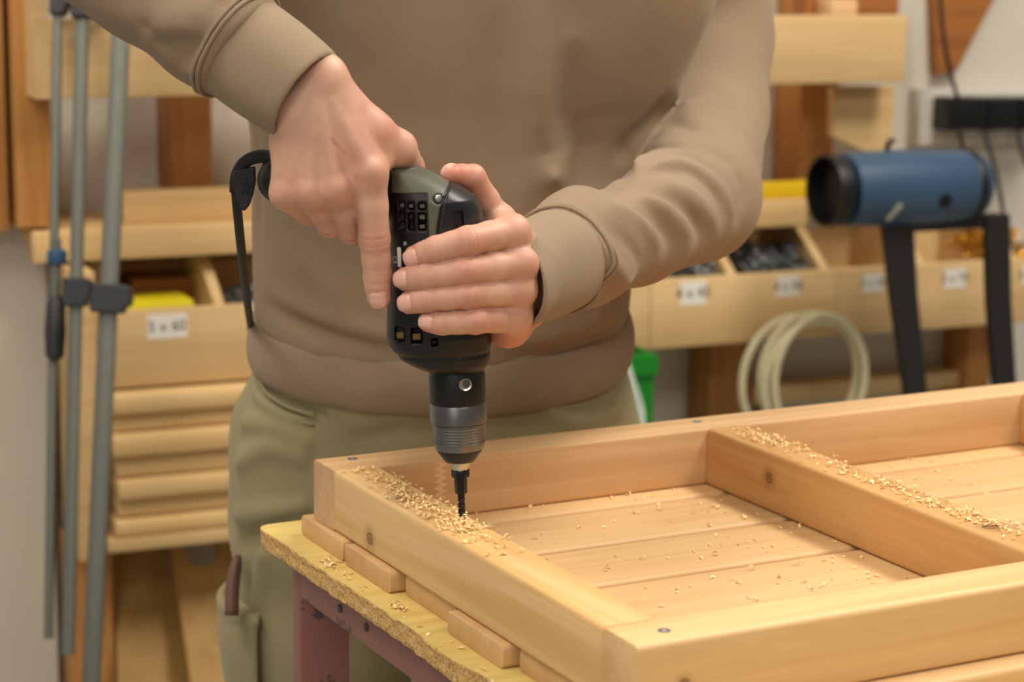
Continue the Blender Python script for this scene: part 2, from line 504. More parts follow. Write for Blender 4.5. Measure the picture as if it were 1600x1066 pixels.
def fabric(name, c, c2, scale=900, rough=.9, bump=.35, sheen=.08):
    mt, nt, b = new_mat(name); L = nt.links.new
    tc = N(nt, 'ShaderNodeTexCoord')
    n1 = N(nt, 'ShaderNodeTexNoise', i_Scale=14.0, i_Detail=4.0); L(tc.outputs['Object'], n1.inputs['Vector'])
    n2 = N(nt, 'ShaderNodeTexNoise', i_Scale=float(scale), i_Detail=2.0); L(tc.outputs['Object'], n2.inputs['Vector'])
    ad = N(nt, 'ShaderNodeMath', operation='MULTIPLY_ADD'); ad.inputs[1].default_value = .45; L(n2.outputs['Fac'], ad.inputs[0])
    ml = N(nt, 'ShaderNodeMath', operation='MULTIPLY'); ml.inputs[1].default_value = .55; L(n1.outputs['Fac'], ml.inputs[0]); L(ml.outputs[0], ad.inputs[2])
    rp = N(nt, 'ShaderNodeValToRGB'); rp.color_ramp.elements[0].position = .3; rp.color_ramp.elements[1].position = .7
    rp.color_ramp.elements[0].color = lin(c); rp.color_ramp.elements[1].color = lin(c2); L(ad.outputs[0], rp.inputs[0])
    L(rp.outputs[0], b.inputs['Base Color'])
    b.inputs['Roughness'].default_value = rough; b.inputs['Specular IOR Level'].default_value = .2
    b.inputs['Sheen Weight'].default_value = sheen; b.inputs['Sheen Roughness'].default_value = .5
    bp = N(nt, 'ShaderNodeBump', i_Strength=bump, i_Distance=.0008); L(n2.outputs['Fac'], bp.inputs['Height']); L(bp.outputs[0], b.inputs['Normal'])
    return mt
M['sweat'] = fabric('sweatshirt_fabric', (139, 118, 96), (149, 128, 104))
M['rib'] = fabric('ribbed_fabric', (141, 121, 98), (151, 131, 107), scale=1400)
M['trouser'] = fabric('trouser_cotton', (146, 136, 100), (156, 146, 110), scale=1100, sheen=.1)
def skin():
    mt, nt, b = new_mat('skin'); L = nt.links.new
    tc = N(nt, 'ShaderNodeTexCoord')
    n1 = N(nt, 'ShaderNodeTexNoise', i_Scale=45.0, i_Detail=4.0); L(tc.outputs['Object'], n1.inputs['Vector'])
    r1 = N(nt, 'ShaderNodeValToRGB'); r1.color_ramp.elements[0].position = .3; r1.color_ramp.elements[1].position = .7
    r1.color_ramp.elements[0].color = lin((198, 150, 126)); r1.color_ramp.elements[1].color = lin((211, 168, 142)); L(n1.outputs['Fac'], r1.inputs[0])
    a = N(nt, 'ShaderNodeAttribute', attribute_name='red')
    mx = N(nt, 'ShaderNodeMix', data_type='RGBA'); L(a.outputs['Fac'], mx.inputs[0]); L(r1.outputs[0], mx.inputs[6]); mx.inputs[7].default_value = lin((192, 104, 86))
    a2 = N(nt, 'ShaderNodeAttribute', attribute_name='nail')
    m2 = N(nt, 'ShaderNodeMix', data_type='RGBA'); L(a2.outputs['Fac'], m2.inputs[0]); L(mx.outputs[2], m2.inputs[6]); m2.inputs[7].default_value = lin((222, 172, 156))
    a3 = N(nt, 'ShaderNodeAttribute', attribute_name='scratch')
    m3 = N(nt, 'ShaderNodeMix', data_type='RGBA'); L(a3.outputs['Fac'], m3.inputs[0]); L(m2.outputs[2], m3.inputs[6]); m3.inputs[7].default_value = lin((170, 70, 60))
    L(m3.outputs[2], b.inputs['Base Color'])
    b.inputs['Roughness'].default_value = .5
    rr = N(nt, 'ShaderNodeMapRange'); L(a2.outputs['Fac'], rr.inputs[0]); rr.inputs[3].default_value = .52; rr.inputs[4].default_value = .3
    L(rr.outputs[0], b.inputs['Roughness'])
    b.inputs['Subsurface Weight'].default_value = .25
    b.inputs['Subsurface Radius'].default_value = (1, .35, .2); b.inputs['Subsurface Scale'].default_value = .004
    vo = N(nt, 'ShaderNodeTexVoronoi', i_Scale=900.0); L(tc.outputs['Object'], vo.inputs['Vector'])
    bp = N(nt, 'ShaderNodeBump', i_Strength=.12, i_Distance=.0005); L(vo.outputs['Distance'], bp.inputs['Height']); L(bp.outputs[0], b.inputs['Normal'])
    return mt
M['skin'] = skin()

# ================================================================== the setting
PSI = .41                                        # the back wall recedes to the right
SD = np.array([math.cos(PSI), math.sin(PSI), 0]) # along the wall
SN = np.array([math.sin(PSI), -math.cos(PSI), 0])# out of the wall, towards the room
S0 = at(690, 500, 2.9); S0[2] = 0                # a point below the front of the bins
def shelf_pt(x, y, off):                         # (along, height) of a sight line on the plane `off` in front of the bins
    p = on_plane(x, y, S0 + SN * off, SN) - S0
    return p @ SD, p[2]
def shelf_world(s, off, z): return S0 + SD * s + SN * off + np.array([0, 0, z])
WALL_OFF = -.22
def flat_quad(name, pts, mat): 
    return link(name, mesh_from(name, pts, [tuple(range(len(pts)))]), mat)
floor_o = link('floor', mesh_from('floor', [(-4, -3, 0), (5, -3, 0), (5, 7, 0), (-4, 7, 0), (-4, -3, -.1), (5, -3, -.1), (5, 7, -.1), (-4, 7, -.1)],
    [(0, 1, 2, 3), (7, 6, 5, 4), (0, 4, 5, 1), (1, 5, 6, 2), (2, 6, 7, 3), (3, 7, 4, 0)]), M['concrete'])
tag(floor_o, kind='structure')
wm = board_mesh(6.0, .1, 3.0, .002, 1)
wall_o = link('wall_back', wm, M['wall_paint'], loc=shelf_world(.4, WALL_OFF - .05, 1.5), rot=(0, 0, PSI))
tag(wall_o, kind='structure')
_wl0, _wl1 = shelf_pt(-900, 600, -.135)[0], shelf_pt(78, 600, -.135)[0]
wl = link('wall_left', board_mesh(_wl1 - _wl0, .09, 3.0, .002, 1), M['wall_paint'], loc=shelf_world((_wl0 + _wl1) / 2, -.135 - .0425, 1.5), rot=(0, 0, PSI))
tag(wl, kind='structure')

# ================================================================== workbench
YAW = .4834
FO = CAM + .88 * np.array([-.178, 1.8822, -.4749])
AX = np.array([math.cos(YAW), math.sin(YAW), 0]); BX = np.array([math.sin(YAW), -math.cos(YAW), 0])
RH, TB, TL, TM, TF, FW_, XM, FLEN = .0494, .0413, .0385, .0385, .041, .5012, .344, .73
SLT = .017
ZT = FO[2] - RH - SLT                             # table top
def bench_pt(x, yb, z): return FO * np.array([1, 1, 0]) + AX * x + BX * yb + np.array([0, 0, z])
bench = empty('workbench', (FO[0], FO[1], 0), YAW)
tag(bench, 'mauve painted bench with a worn yellow chipboard top under the wooden frame', 'workbench')
TT = .0165
def bench_top():
    left = []
    ys = np.linspace(-.056, .62, 240)
    for i, yb in enumerate(ys):
        base = np.interp(yb, [-.056, .1, .23, .30, .36, .62], [-.028, -.026, -.024, -.027, -.020, -.024])
        left.append([base, yb])
    left = np.array(left)
    nz = np.convolve(rng.normal(0, 1, len(left) + 12), np.ones(13) / 13, 'valid')
    nz2 = np.convolve(rng.normal(0, 1, len(left) + 2), np.ones(3) / 3, 'valid')
    d0 = np.abs(nz) * .0028 + nz2 * .0004
    fade = np.clip((ys + .045) / .05, .15, 1)
    # rounded corner
    corner = [( -.028 + .012 * (1 - math.cos(a)), -.056 - .0 + .012 * (1 - math.sin(a))) for a in np.linspace(math.pi / 2, 0, 6)]
    rings = []
    for k, (z, e, rough) in enumerate(((0, 0.0, .9), (-.0014, -.0004, 1.0), (-.004, .0003, 1.2), (-.008, .0006, 1.3), (-.0125, .0004, 1.2), (-TT + .0008, .001, 1.0), (-TT, .002, 1.0))):
        ring = []
        for (x, yb) in corner[::1]: ring.append((x + (e if k else 0), -yb, ZT + z))
        n3 = np.convolve(rng.normal(0, 1, len(left) + 2), np.ones(3) / 3, 'valid') * .0007
        for i, (x, yb) in enumerate(left):
            if yb < -.042: continue
            ring.append((x + e + d0[i] * fade[i] * rough + (n3[i] if 0 < k < 6 else n3[i] * .3), -yb, ZT + z))
        ring += [(1.25, -.62, ZT + z), (1.25, .056, ZT + z)]
        rings.append(ring)
    n = len(rings[0])
    V = [p for r in rings for p in r]
    FC = []
    for k in range(len(rings) - 1):
        for i in range(n):
            j = (i + 1) % n
            FC.append((k * n + i, k * n + j, (k + 1) * n + j, (k + 1) * n + i))
    FC.append(tuple(range(n))[::-1]); FC.append(tuple(range((len(rings) - 1) * n, len(rings) * n)))
    me = mesh_from('bench_top', V, FC)
    bm = bmesh.new(); bm.from_mesh(me); bmesh.ops.recalc_face_normals(bm, faces=bm.faces)
    bmesh.ops.triangulate(bm, faces=[f for f in bm.faces if len(f.verts) > 4]); bm.to_mesh(me); bm.free()
    return me
link('bench_top', bench_top(), M['particle_board'], bench)
ZU = ZT - TT
def mauve(name, L, w, t, loc, rot=(0, 0, 0)):
    return board(name, L, w, t, M['mauve_paint'], bench, loc, rot, r=.0025, seg=2)
AH = .034
mauve('apron', .585, .018, AH, (-.009 + .009, -.285, ZU - AH / 2), (0, 0, math.pi / 2))
mauve('apron', .585, .018, AH, (1.2, -.285, ZU - AH / 2), (0, 0, math.pi / 2))
mauve('apron', 1.18, .018, AH, (.6, .017, ZU - AH / 2))
mauve('apron', 1.18, .018, AH, (.6, -.587, ZU - AH / 2))
for lx in (.0130, 1.186):
    for ly in (.017, -.587):
        mauve('leg', ZU - .001, .044, .018, (lx, ly + (0 if ly > 0 else 0), (ZU - .001) / 2), (math.pi / 2, 0, 0) if 0 else (0, math.pi / 2, math.pi / 2) if 0 else (0, -math.pi / 2, 0)).rotation_euler = Matrix(((0, 1, 0), (0, 0, 1), (1, 0, 0))).to_euler()
for yb, sz in ((.075, .004), (.125, .003)):       # bolt holes in the apron
    link('bolt_hole', lathe_mesh('bolt_hole', [(.0035, 0), (.0035, .0008)], 14), M['ink'], bench, (-.0092, -yb, ZU - .018), (0, -math.pi / 2, 0))

# ================================================================== wooden frame on the bench
frame = empty('wooden_frame', (FO[0], FO[1], ZT), YAW)
tag(frame, 'unfinished pine frame of rails and slats being drilled on the bench', 'frame')
rz = SLT + RH / 2
knot1 = wood('pine_left_rail', (226, 190, 136), (204, 160, 98), knots=((.140, .0192, -.012, .0052), (.112, .006, .0247, .005)), contrast=.9)
knot2 = wood('pine_mid_rail', (208, 164, 106), (184, 130, 74), knots=((.115, .0192, .004, .0045), (-.135, .0, .0247, .006)), contrast=.9)
front_w = wood('pine_front_rail', (226, 190, 138), (206, 162, 106), knots=((-FLEN / 2 + .034, -.0205, -.004, .003),), contrast=.9)
board('rail', FLEN, TB, RH, M['pine_pink'], frame, (FLEN / 2, -TB / 2, rz), r=.003, seg=3)
CL = FW_ - TB - TF
cy = -(TB + CL / 2)
board('rail', CL - .0006, TL, RH - .0004, knot1, frame, (TL / 2, cy, rz), (0, 0, math.pi / 2), r=.0038, seg=4)
board('rail', CL - .0006, TM, RH - .0004, knot2, frame, (XM + TM / 2, cy, rz), (0, 0, math.pi / 2), r=.0038, seg=4)
board('rail', CL - .0006, TM, RH - .0004, knot2, frame, (.688 + TM / 2, cy, rz), (0, 0, math.pi / 2), r=.0038, seg=4)
board('rail', FLEN, TF, RH, front_w, frame, (FLEN / 2, -(FW_ - TF / 2), rz), r=.004, seg=4)
ends = [-.004, -.005, .005, -.005, .0045, -.003]
SLW = .0846
for i in range(6):
    y0 = -.017 + .0905 * i
    x0 = ends[i]
    board('slat', FLEN - x0, SLW, SLT - .0003, M['pine_slat'], frame, (x0 + (FLEN - x0) / 2, -(y0 + SLW / 2), SLT / 2), r=.0042, seg=4)
# end-grain pale edge strip of the front rail, glue line and finger joint
zz = []
for k in range(15):
    zz.append((.003 if k % 2 else -.003, -.018 + k * .0027))
poly = [(x, z) for x, z in zz] + [(x + .006, z) for x, z in zz[::-1]]
fj = prism_mesh('finger_joint', poly, .0003)
link('finger_joint', fj, plain('joint_tone', (224, 186, 146), .6), frame, ((on_plane(683, 757, FO + BX * TB, BX) - FO) @ AX, -TB - .0002, rz + .002))
def screw_head(x, yb):
    o = link('screw', lathe_mesh('screw', [(.0042, 0), (.0042, .0004), (.0034, .0007), (.0016, .0004), (.0006, -.0006)], 18), M['screw_zinc'], frame, (x, -yb, SLT + RH - .0002))
    return o
for x, yb in ((.028, .013), (XM + .006, .016), (.030, FW_ - .018), (XM + .02, FW_ - .018)): screw_head(x, yb)

# ---- shavings
def chips(name, spots, label, smin_=.0014, smax_=.0056):
    V = []; FC = []
    for (x, yb, z) in spots:
        L = random.uniform(smin_, smax_); w = random.uniform(.0009, .0026); t = .00022
        cu = random.uniform(-.9, .9) * 1.6; a = random.uniform(0, 6.28)
        tilt = random.uniform(-.5, .5); roll = random.uniform(-.6, .6)
        Mx = Matrix.Rotation(a, 3, 'Z') @ Matrix.Rotation(tilt, 3, 'Y') @ Matrix.Rotation(roll, 3, 'X')
        b0 = len(V); pts = []
        for k in range(4):
            s = (k / 3 - .5); ang = s * cu * 1.5
            px_, pz_ = s * L, abs(cu) * L * .35 * (1 - 4 * s * s)
            wk = w * (1 - .5 * abs(s) + random.uniform(-.15, .15))
            for sgn in (-1, 1):
                for th in (0, t):
                    pts.append(Mx @ Vector((px_, sgn * wk / 2, pz_ + th)))
        zmin = min(p.z for p in pts)
        c = Vector(bench_pt(x, yb, z))
        Rz = Matrix.Rotation(YAW, 3, 'Z')
        for p in pts: V.append(Rz @ Vector((p.x, p.y, p.z - zmin)) + c)
        for k in range(3):
            o = b0 + 4 * k
            FC += [(o, o + 4, o + 6, o + 2), (o + 1, o + 3, o + 7, o + 5), (o, o + 1, o + 5, o + 4), (o + 2, o + 6, o + 7, o + 3)]
        FC += [(b0, b0 + 2, b0 + 3, b0 + 1), (b0 + 12, b0 + 13, b0 + 15, b0 + 14)]
    o = link(name, mesh_from(name, V, FC), M['chip'])
    tag(o, label, 'shavings', kind='stuff')
    return o
RT_ = ZT + SLT + RH
sp = []
for _ in range(460):
    yb = np.clip(random.gauss(.165, .06), .05, .30); x = np.clip(random.gauss(.021, .009), .004, .0365)
    if random.random() < .15: yb = random.uniform(.21, .24)
    sp.append((x, yb, RT_ + abs(random.gauss(0, .0008))))
chips('wood_shavings', sp, 'heap of fine wood shavings around the bit on the left rail')
sp = []
for _ in range(330):
    yb = random.choice([random.uniform(.05, .45), random.gauss(.10, .03), random.gauss(.26, .05), random.gauss(.36, .035)])
    yb = np.clip(yb, .045, .455); x = XM + np.clip(random.gauss(.024, .008), .004, .036)
    sp.append((x, yb, RT_ + abs(random.gauss(0, .0004))))
chips('wood_shavings', sp, 'pale shavings scattered along the top of the middle rail')
sp = []
for _ in range(150):
    yb = random.uniform(.05, .36); x = np.clip(random.choice([random.gauss(.30, .03), random.uniform(.05, .33)]), .045, XM - .004)
    k = (yb + .017) % .0905
    if k > .080 or k < .006: continue
    sp.append((x, yb, ZT + SLT))
for _ in range(60):
    yb = random.uniform(.05, .2); x = random.uniform(XM + .045, .68)
    k = (yb + .017) % .0905
    if k > .080 or k < .006: continue
    sp.append((x, yb, ZT + SLT))
for _ in range(30): sp.append((random.uniform(.1, .6), TB + random.uniform(.001, .006), ZT + SLT))
chips('wood_shavings', sp, 'loose shavings lying on the slats inside the frame')
sp = []
for _ in range(46): sp.append((-.016 + random.gauss(0, .003), random.gauss(.068, .008), ZT))
for _ in range(20): sp.append((-.012 + random.gauss(0, .002), random.gauss(.193, .004), ZT))
for _ in range(26): sp.append((-.012 + random.uniform(-.01, .004), random.uniform(.03, .36), ZT))
chips('wood_shavings', sp, 'few brown shavings on the yellow bench top edge')

# ================================================================== power drill
TIP = on_plane(722, 810, FO, (0, 0, 1)) + np.array([0, 0, -.002])
DA = unit(np.array([-.042, .01, 1.]))                       # drill axis, pointing up
DR = unit(RT - DA * (RT @ DA))
DB = np.cross(DA, DR)                                      # away from the camera
def dp(x, y, dy=0.0):                                      # drill-local point of a sight line on the plane dy behind the axis
    p = on_plane(x, y, TIP + DB * dy, DB) - TIP
    return np.array([p @ DR, p @ DB, p @ DA])
def hp(x, y, dy=0.0): return on_plane(x, y, TIP + DB * dy, DB)
def d2w(p): return TIP + DR * p[0] + DB * p[1] + DA * p[2]
drill = empty('power_drill', TIP)
drill.rotation_euler = Matrix([[DR[i], DB[i], DA[i]] for i in range(3)]).to_euler()
tag(drill, 'black and olive corded power drill held bit down on the frame', 'drill')
_rows = [(262, 612, 650), (272, 611, 690), (288, 610, 716), (308, 610, 741), (330, 610, 749), (400, 608, 756), (480, 605, 764), (520, 604, 768),
         (536, 609, 768), (548, 618, 767), (558, 628, 766), (566, 642, 764), (572, 656, 761), (578, 672, 757)]
_sec = []
for (y, xl, xr) in _rows:
    a = dp(xl, y); b = dp(xr, y)
    _sec.append(((a[2] + b[2]) / 2, (a[0] + b[0]) / 2, (b[0] - a[0]) / 2))
_sec = np.array(_sec[::-1])
_hd = np.interp(_sec[:, 0], [_sec[0, 0], _sec[2, 0], _sec[6, 0], _sec[10, 0], _sec[-1, 0]], [.020, .026, .034, .034, .026])
_tp0, _tp1 = dp(628, 255), dp(714, 286)
_tn = unit(np.array([-( _tp1 - _tp0)[2], 0, (_tp1 - _tp0)[0]]))
def housing_base(P):
    z = P[:, 2]
    cx = np.interp(z, _sec[:, 0], _sec[:, 1]); a = np.interp(z, _sec[:, 0], _sec[:, 2]); b = np.interp(z, _sec[:, 0], _hd)
    p = 2.6
    q = (np.abs((P[:, 0] - cx) / a) ** p + np.abs(P[:, 1] / b) ** p) ** (1 / p)
    d = (q - 1) * np.minimum(a, b)
    d = smax(d, (P - _tp0) @ _tn, .012)
    d = smax(d, _sec[0, 0] - z, .003)
    return d
_slots = []
for cxp in (628, 642.5, 660):
    for cyp, hh in ((322, .0028), (339, .0033), (354, .0026)):
        c = dp(cxp, cyp, -.03); _slots.append((c, (.0021 if cxp < 655 else .0026, .006, hh)))
for cxp, w in ((625, .0034), (651, .0038), (679, .0022)):
    c = dp(cxp, 524 if cxp < 670 else 534, -.03); _slots.append((c, (w, .008, .0056 if cxp < 670 else .003)))
_scr = dp(684.5, 311, -.03)
def slots(P):
    d = np.full(len(P), 9.)
    for c, hs in _slots: d = np.minimum(d, box(P, c, hs, r=.0006))
    return d
def housing_core(P):
    d = housing_base(P)
    h1, h2 = dp(640, 298), dp(438, 282)
    hd = cone(P * np.array([1, .9, 1]), h1 * np.array([1, .9, 1]), h2 * np.array([1, .9, 1]), .0175, .016)
    return smin(d, hd, .008)
def housing(P):
    d = housing_core(P)
    # lower moulding line and ribs on the gear case
    zl = dp(700, 548)[2]
    d = d + .0012 * np.exp(-((P[:, 2] - zl) / .0012) ** 2)
    zc = dp(700, 505)[2]
    d = d - .0010 * np.exp(-((P[:, 2] - zc) / .0016) ** 2) * (P[:, 0] > _sec[0, 1] - .02)
    d = smax(d, -slots(P), .0008)
    d = smax(d, -cone(P, _scr + [0, -.02, 0], _scr + [0, .02, 0], .0032, .0032), .0006)
    return d
lo = np.array([dp(425, 400)[0] - .02, -.045, _sec[0, 0] - .004]); hi = np.array([dp(772, 400)[0] + .008, .045, dp(620, 240)[2] + .01])
link('housing', sdf_mesh('housing', housing, lo, hi, .0011), M['black_plastic'], drill)
# olive clamshell band and the black end cap, thin shells over the housing
_sx = [(-.2, 0)]
def seam_x(z):
    pts = [dp(704, 286, -.02), dp(697, 300, -.02), dp(690, 322, -.02), dp(685, 350, -.02), dp(683, 380, -.02)]
    zs = [p[2] for p in pts][::-1]; xs = [p[0] for p in pts][::-1]
    return np.interp(z, zs, xs)
_oz = dp(640, 303, -.03)[2]; _ob = dp(640, 374, -.03)[2]; _ox = dp(669, 330, -.03)[0]; _ol = dp(615, 300)[0]
def olive(P):
    hc = housing_core(P)
    d = hc - .0007
    d = smax(d, -(hc + .002), .0004)
    d = smax(d, _ol - P[:, 0], .0005)
    d = smax(d, P[:, 0] - seam_x(P[:, 2]) + .0006, .0005)
    reg = np.minimum(_oz - P[:, 2], _ox - P[:, 0])         # positive inside the vent panel corner
    d = smax(d, reg, .001)
    d = smax(d, _ob - P[:, 2], .0005)
    d = smax(d, -cone(P, _scr + [0, -.02, 0], _scr + [0, .02, 0], .0034, .0034), .0006)
    return d
lo2 = np.array([dp(606, 300)[0] - .004, -.040, _ob - .004]); hi2 = np.array([dp(715, 300)[0], .040, dp(620, 240)[2] + .01])
link('rear_shell', sdf_mesh('rear_shell', olive, lo2, hi2, .0009), M['olive'], drill)
_cd = dp(716, 344, -.03)
def endcap(P):
    hb = housing_base(P)
    d = hb - .0018
    d = smax(d, -(hb + .003), .0006)
    d = smax(d, seam_x(P[:, 2]) - P[:, 0] + .0004, .0015)
    d = smax(d, _ob - .004 - P[:, 2], .001)
    d = smax(d, -box(P, _cd, (.0035, .012, .006), r=.002), .001)
    return d
link('end_cap', sdf_mesh('end_cap', endcap, np.array([dp(676, 300)[0], -.042, _ob - .01]), np.array([dp(760, 300)[0], .042, dp(620, 240)[2] + .01]), .0009), M['black_gloss'], drill)
for k, (c, hs) in enumerate(_slots):                        # what shows inside the vents
    if k in (2, 5): continue
    mt = M['brass'] if k in (9, 10) else M['olive'] if (k % 3 == 0 or k in (6, 7, 8)) else M['dark_steel']
    me = board_mesh(hs[0] * 1.7, .002, hs[2] * (1.0 if k not in (9, 10) else .8), .0003, 1)
    if len(me.materials) and me.materials[0] != mt: me = me.copy(); me.materials.clear()
    yy = c[1]
    for q in np.linspace(-.05, 0, 80):
        if housing_base(np.array([[c[0], q, c[2]]]))[0] < -.0026: yy = q; break
    link('vent_insert', me, mt, drill, (c[0], yy, c[2] - (.001 if k in (9, 10) else 0)))
def on_front(x, y, lift=.0004):                            # point on the visible housing skin
    for q in np.linspace(-.06, 0, 240):
        p = dp(x, y, q)
        if housing_base(p[None])[0] < lift: return p
    return dp(x, y, 0)
screw_p = on_front(684.5, 311)
link('case_screw', lathe_mesh('case_screw', [(.0030, -.001), (.0030, 0), (.0022, .0004)], 16), M['bright_steel'], drill, screw_p + np.array([0, .003, 0]), (math.pi / 2, 0, 0))
p0 = on_front(624, 402)
link('rating_plate', board_mesh(.0028, .0006, .0140, .0002, 1), M['white_print'], drill, p0 + np.array([0, -.0002, 0]), (0, 0, -.45))
def text_mesh(body, size, depth=.0001):
    cu = bpy.data.curves.new('lettering', 'FONT'); cu.body = body; cu.size = size; cu.extrude = depth
    cu.align_x = 'CENTER'; cu.align_y = 'CENTER'
    o = bpy.data.objects.new('lettering_tmp', cu); COL.objects.link(o)
    dg = bpy.context.evaluated_depsgraph_get(); dg.update()
    me = bpy.data.meshes.new_from_object(o.evaluated_get(dg))
    bpy.data.objects.remove(o)
    return me
p1 = on_front(616.5, 406)
link('lettering', text_mesh('CE', .005), M['white_print'], drill, p1 + np.array([0, -.0003, 0]), (math.pi / 2, math.pi / 2, -.8))
p2 = on_front(633, 380)
link('lettering', text_mesh('|||', .003), M['white_print'], drill, p2 + np.array([0, -.0003, 0]), (math.pi / 2, 0, -.3))
# neck, chuck and bit turn on the axis
def zy(y): return dp(720, y)[2]
def axial(name, prof, mat, parent=drill, seg=48, off=(0, 0)):
    c = dp(off[0], off[1])[0] if off[0] else 0
    return link(name, lathe_mesh(name, prof, seg), mat, parent, (c, 0, 0))
px_ = .000458
axial('neck_collar', [(.0196, zy(629)), (.0200, zy(626)), (.0200, zy(584)), (.0185, zy(572)), (.0185, zy(560))], M['black_plastic'])
hole_p = np.array([dp(728, 593)[0], -.0193, zy(593)])
link('collar_hole', lathe_mesh('collar_hole', [(.0032, -.0004), (.0032, .0004), (.0042, .0009), (.0046, .0004)], 18), M['bright_steel'], drill, hole_p, (math.pi / 2, 0, .22))
link('collar_hole_core', lathe_mesh('collar_hole_core', [(.0026, 0), (.0026, .0008)], 16), M['ink'], drill, hole_p + np.array([.0006, -.0004, .0005]), (math.pi / 2, 0, .22))
ck = axial('chuck', [(.0174, zy(700)), (.0186, zy(690)), (.0191, zy(674)), (.0192, zy(660)), (.0188, zy(659))], M['chuck_steel'])
axial('chuck_ring', [(.0190, zy(659.5)), (.0203, zy(657)), (.0203, zy(632)), (.0196, zy(628))], M['chuck_steel'], ck)
for k in range(6):
    zz_ = zy(688 - k * 4.6)
    link('chuck_groove', tube_mesh('chuck_groove', [(.01895 * math.cos(a), .01895 * math.sin(a), zz_) for a in np.linspace(0, 2 * math.pi, 48, endpoint=False)], .00035, 6, True), M['chuck_steel'], ck)
axial('chuck_nose', [(.0106, zy(720)), (.0110, zy(719)), (.0140, zy(710)), (.0142, zy(709)), (.0162, zy(704)), (.0165, zy(700)), (.0172, zy(699))], M['black_gloss'])
axial('jaw_cone', [(.0054, zy(734)), (.0060, zy(731)), (.0076, zy(719)), (.0076, zy(718))], M['bright_steel'])
axial('bit_holder', [(.0042, zy(771)), (.0044, zy(769)), (.0046, zy(748)), (.0064, zy(745)), (.0066, zy(735)), (.0056, zy(731))], M['dark_steel'], seg=6)
def drill_bit():
    V = []; FC = []; n = 46; s = 14; z1 = zy(768)
    for i in range(n):
        z = z1 * i / (n - 1)
        tw = i * .33
        for k in range(s):
            a = 2 * math.pi * k / s
            r = .0026 * (1 - .42 * max(0, math.cos(2 * (a - tw))) ** 2 * (1 if z < z1 * .8 else 0))
            if i == 0: r *= .2
            elif i == 1: r *= .75
            V.append((r * math.cos(a), r * math.sin(a), z))
    for i in range(n - 1):
        for k in range(s):
            k2 = (k + 1) % s
            FC.append((i * s + k, i * s + k2, (i + 1) * s + k2, (i + 1) * s + k))
    FC.append(tuple(range(s))[::-1]); FC.append(tuple(range((n - 1) * s, n * s)))
    return mesh_from('drill_bit', V, FC, True)
link('drill_bit', drill_bit(), M['dark_steel'], drill)
# cord with its sleeve and the rubber key holder
sl = spline([dp(446, 262, .004), dp(424, 247, .006), dp(402, 245, .01), dp(381, 255, .012), dp(369, 276, .014), dp(367, 300, .016)], 8)
link('cord_sleeve', tube_mesh('cord_sleeve', sl, list(np.linspace(.0052, .0040, len(sl))), 14), M['black_rubber'], drill)
cd = spline([dp(368, 296, .016), dp(371, 330, .02), dp(376, 380, .05), dp(381, 425, .11), dp(386, 468, .24), dp(391, 505, .42), dp(397, 545, .64), dp(425, 640, .78), dp(440, 800, .86), dp(440, 1000, .90)], 8)
link('cord', tube_mesh('cord', cd, .0034, 12), M['black_rubber'], drill)
kh = [dp(*p) for p in ((357, 277), (366, 268), (396, 262), (397, 285), (393, 306), (387, 324), (379, 333), (371, 328), (366, 310))]
kme = prism_mesh('key_holder', [(p[0], p[2]) for p in kh], .006, .0012)
link('key_holder', kme, M['black_rubber'], drill, (0, .008, 0))
st = [dp(382, 295)]
star = []
for k in range(10):
    a = k * math.pi / 5 + .2; r = .0075 if k % 2 == 0 else .0024
    star.append((st[0][0] + r * .62 * math.sin(a), st[0][2] + r * math.cos(a)))
link('key_holder_star', prism_mesh('key_holder_star', star, .0012), M['dark_steel'], drill, (0, .0072, 0))
bt = spline([dp(417, 258, .006), dp(421, 272, .0), dp(426, 288, -.004), dp(434, 304, -.006), dp(443, 316, -.004), dp(449, 322, -.002)], 6)
link('grip_butt', tube_mesh('grip_butt', bt, list(np.linspace(.0036, .0048, len(bt))), 12), M['black_rubber'], drill)

# ================================================================== person
DT = 1.96                                                    # depth of the torso
def tp(x, y, d=DT): return at(x, y, d)
PB = np.array([tp(690, 500)[0], tp(690, 500)[1], 0])
person = empty('person', PB)
tag(person, 'person in a brown sweatshirt and khaki trousers pressing a drill with both hands', 'person')
def pchild(name, me, mat, parent=person):
    o = link(name, me, mat)
    o.parent = parent
    if parent is person: o.location = -PB
    return o
TO_CAM = -FW

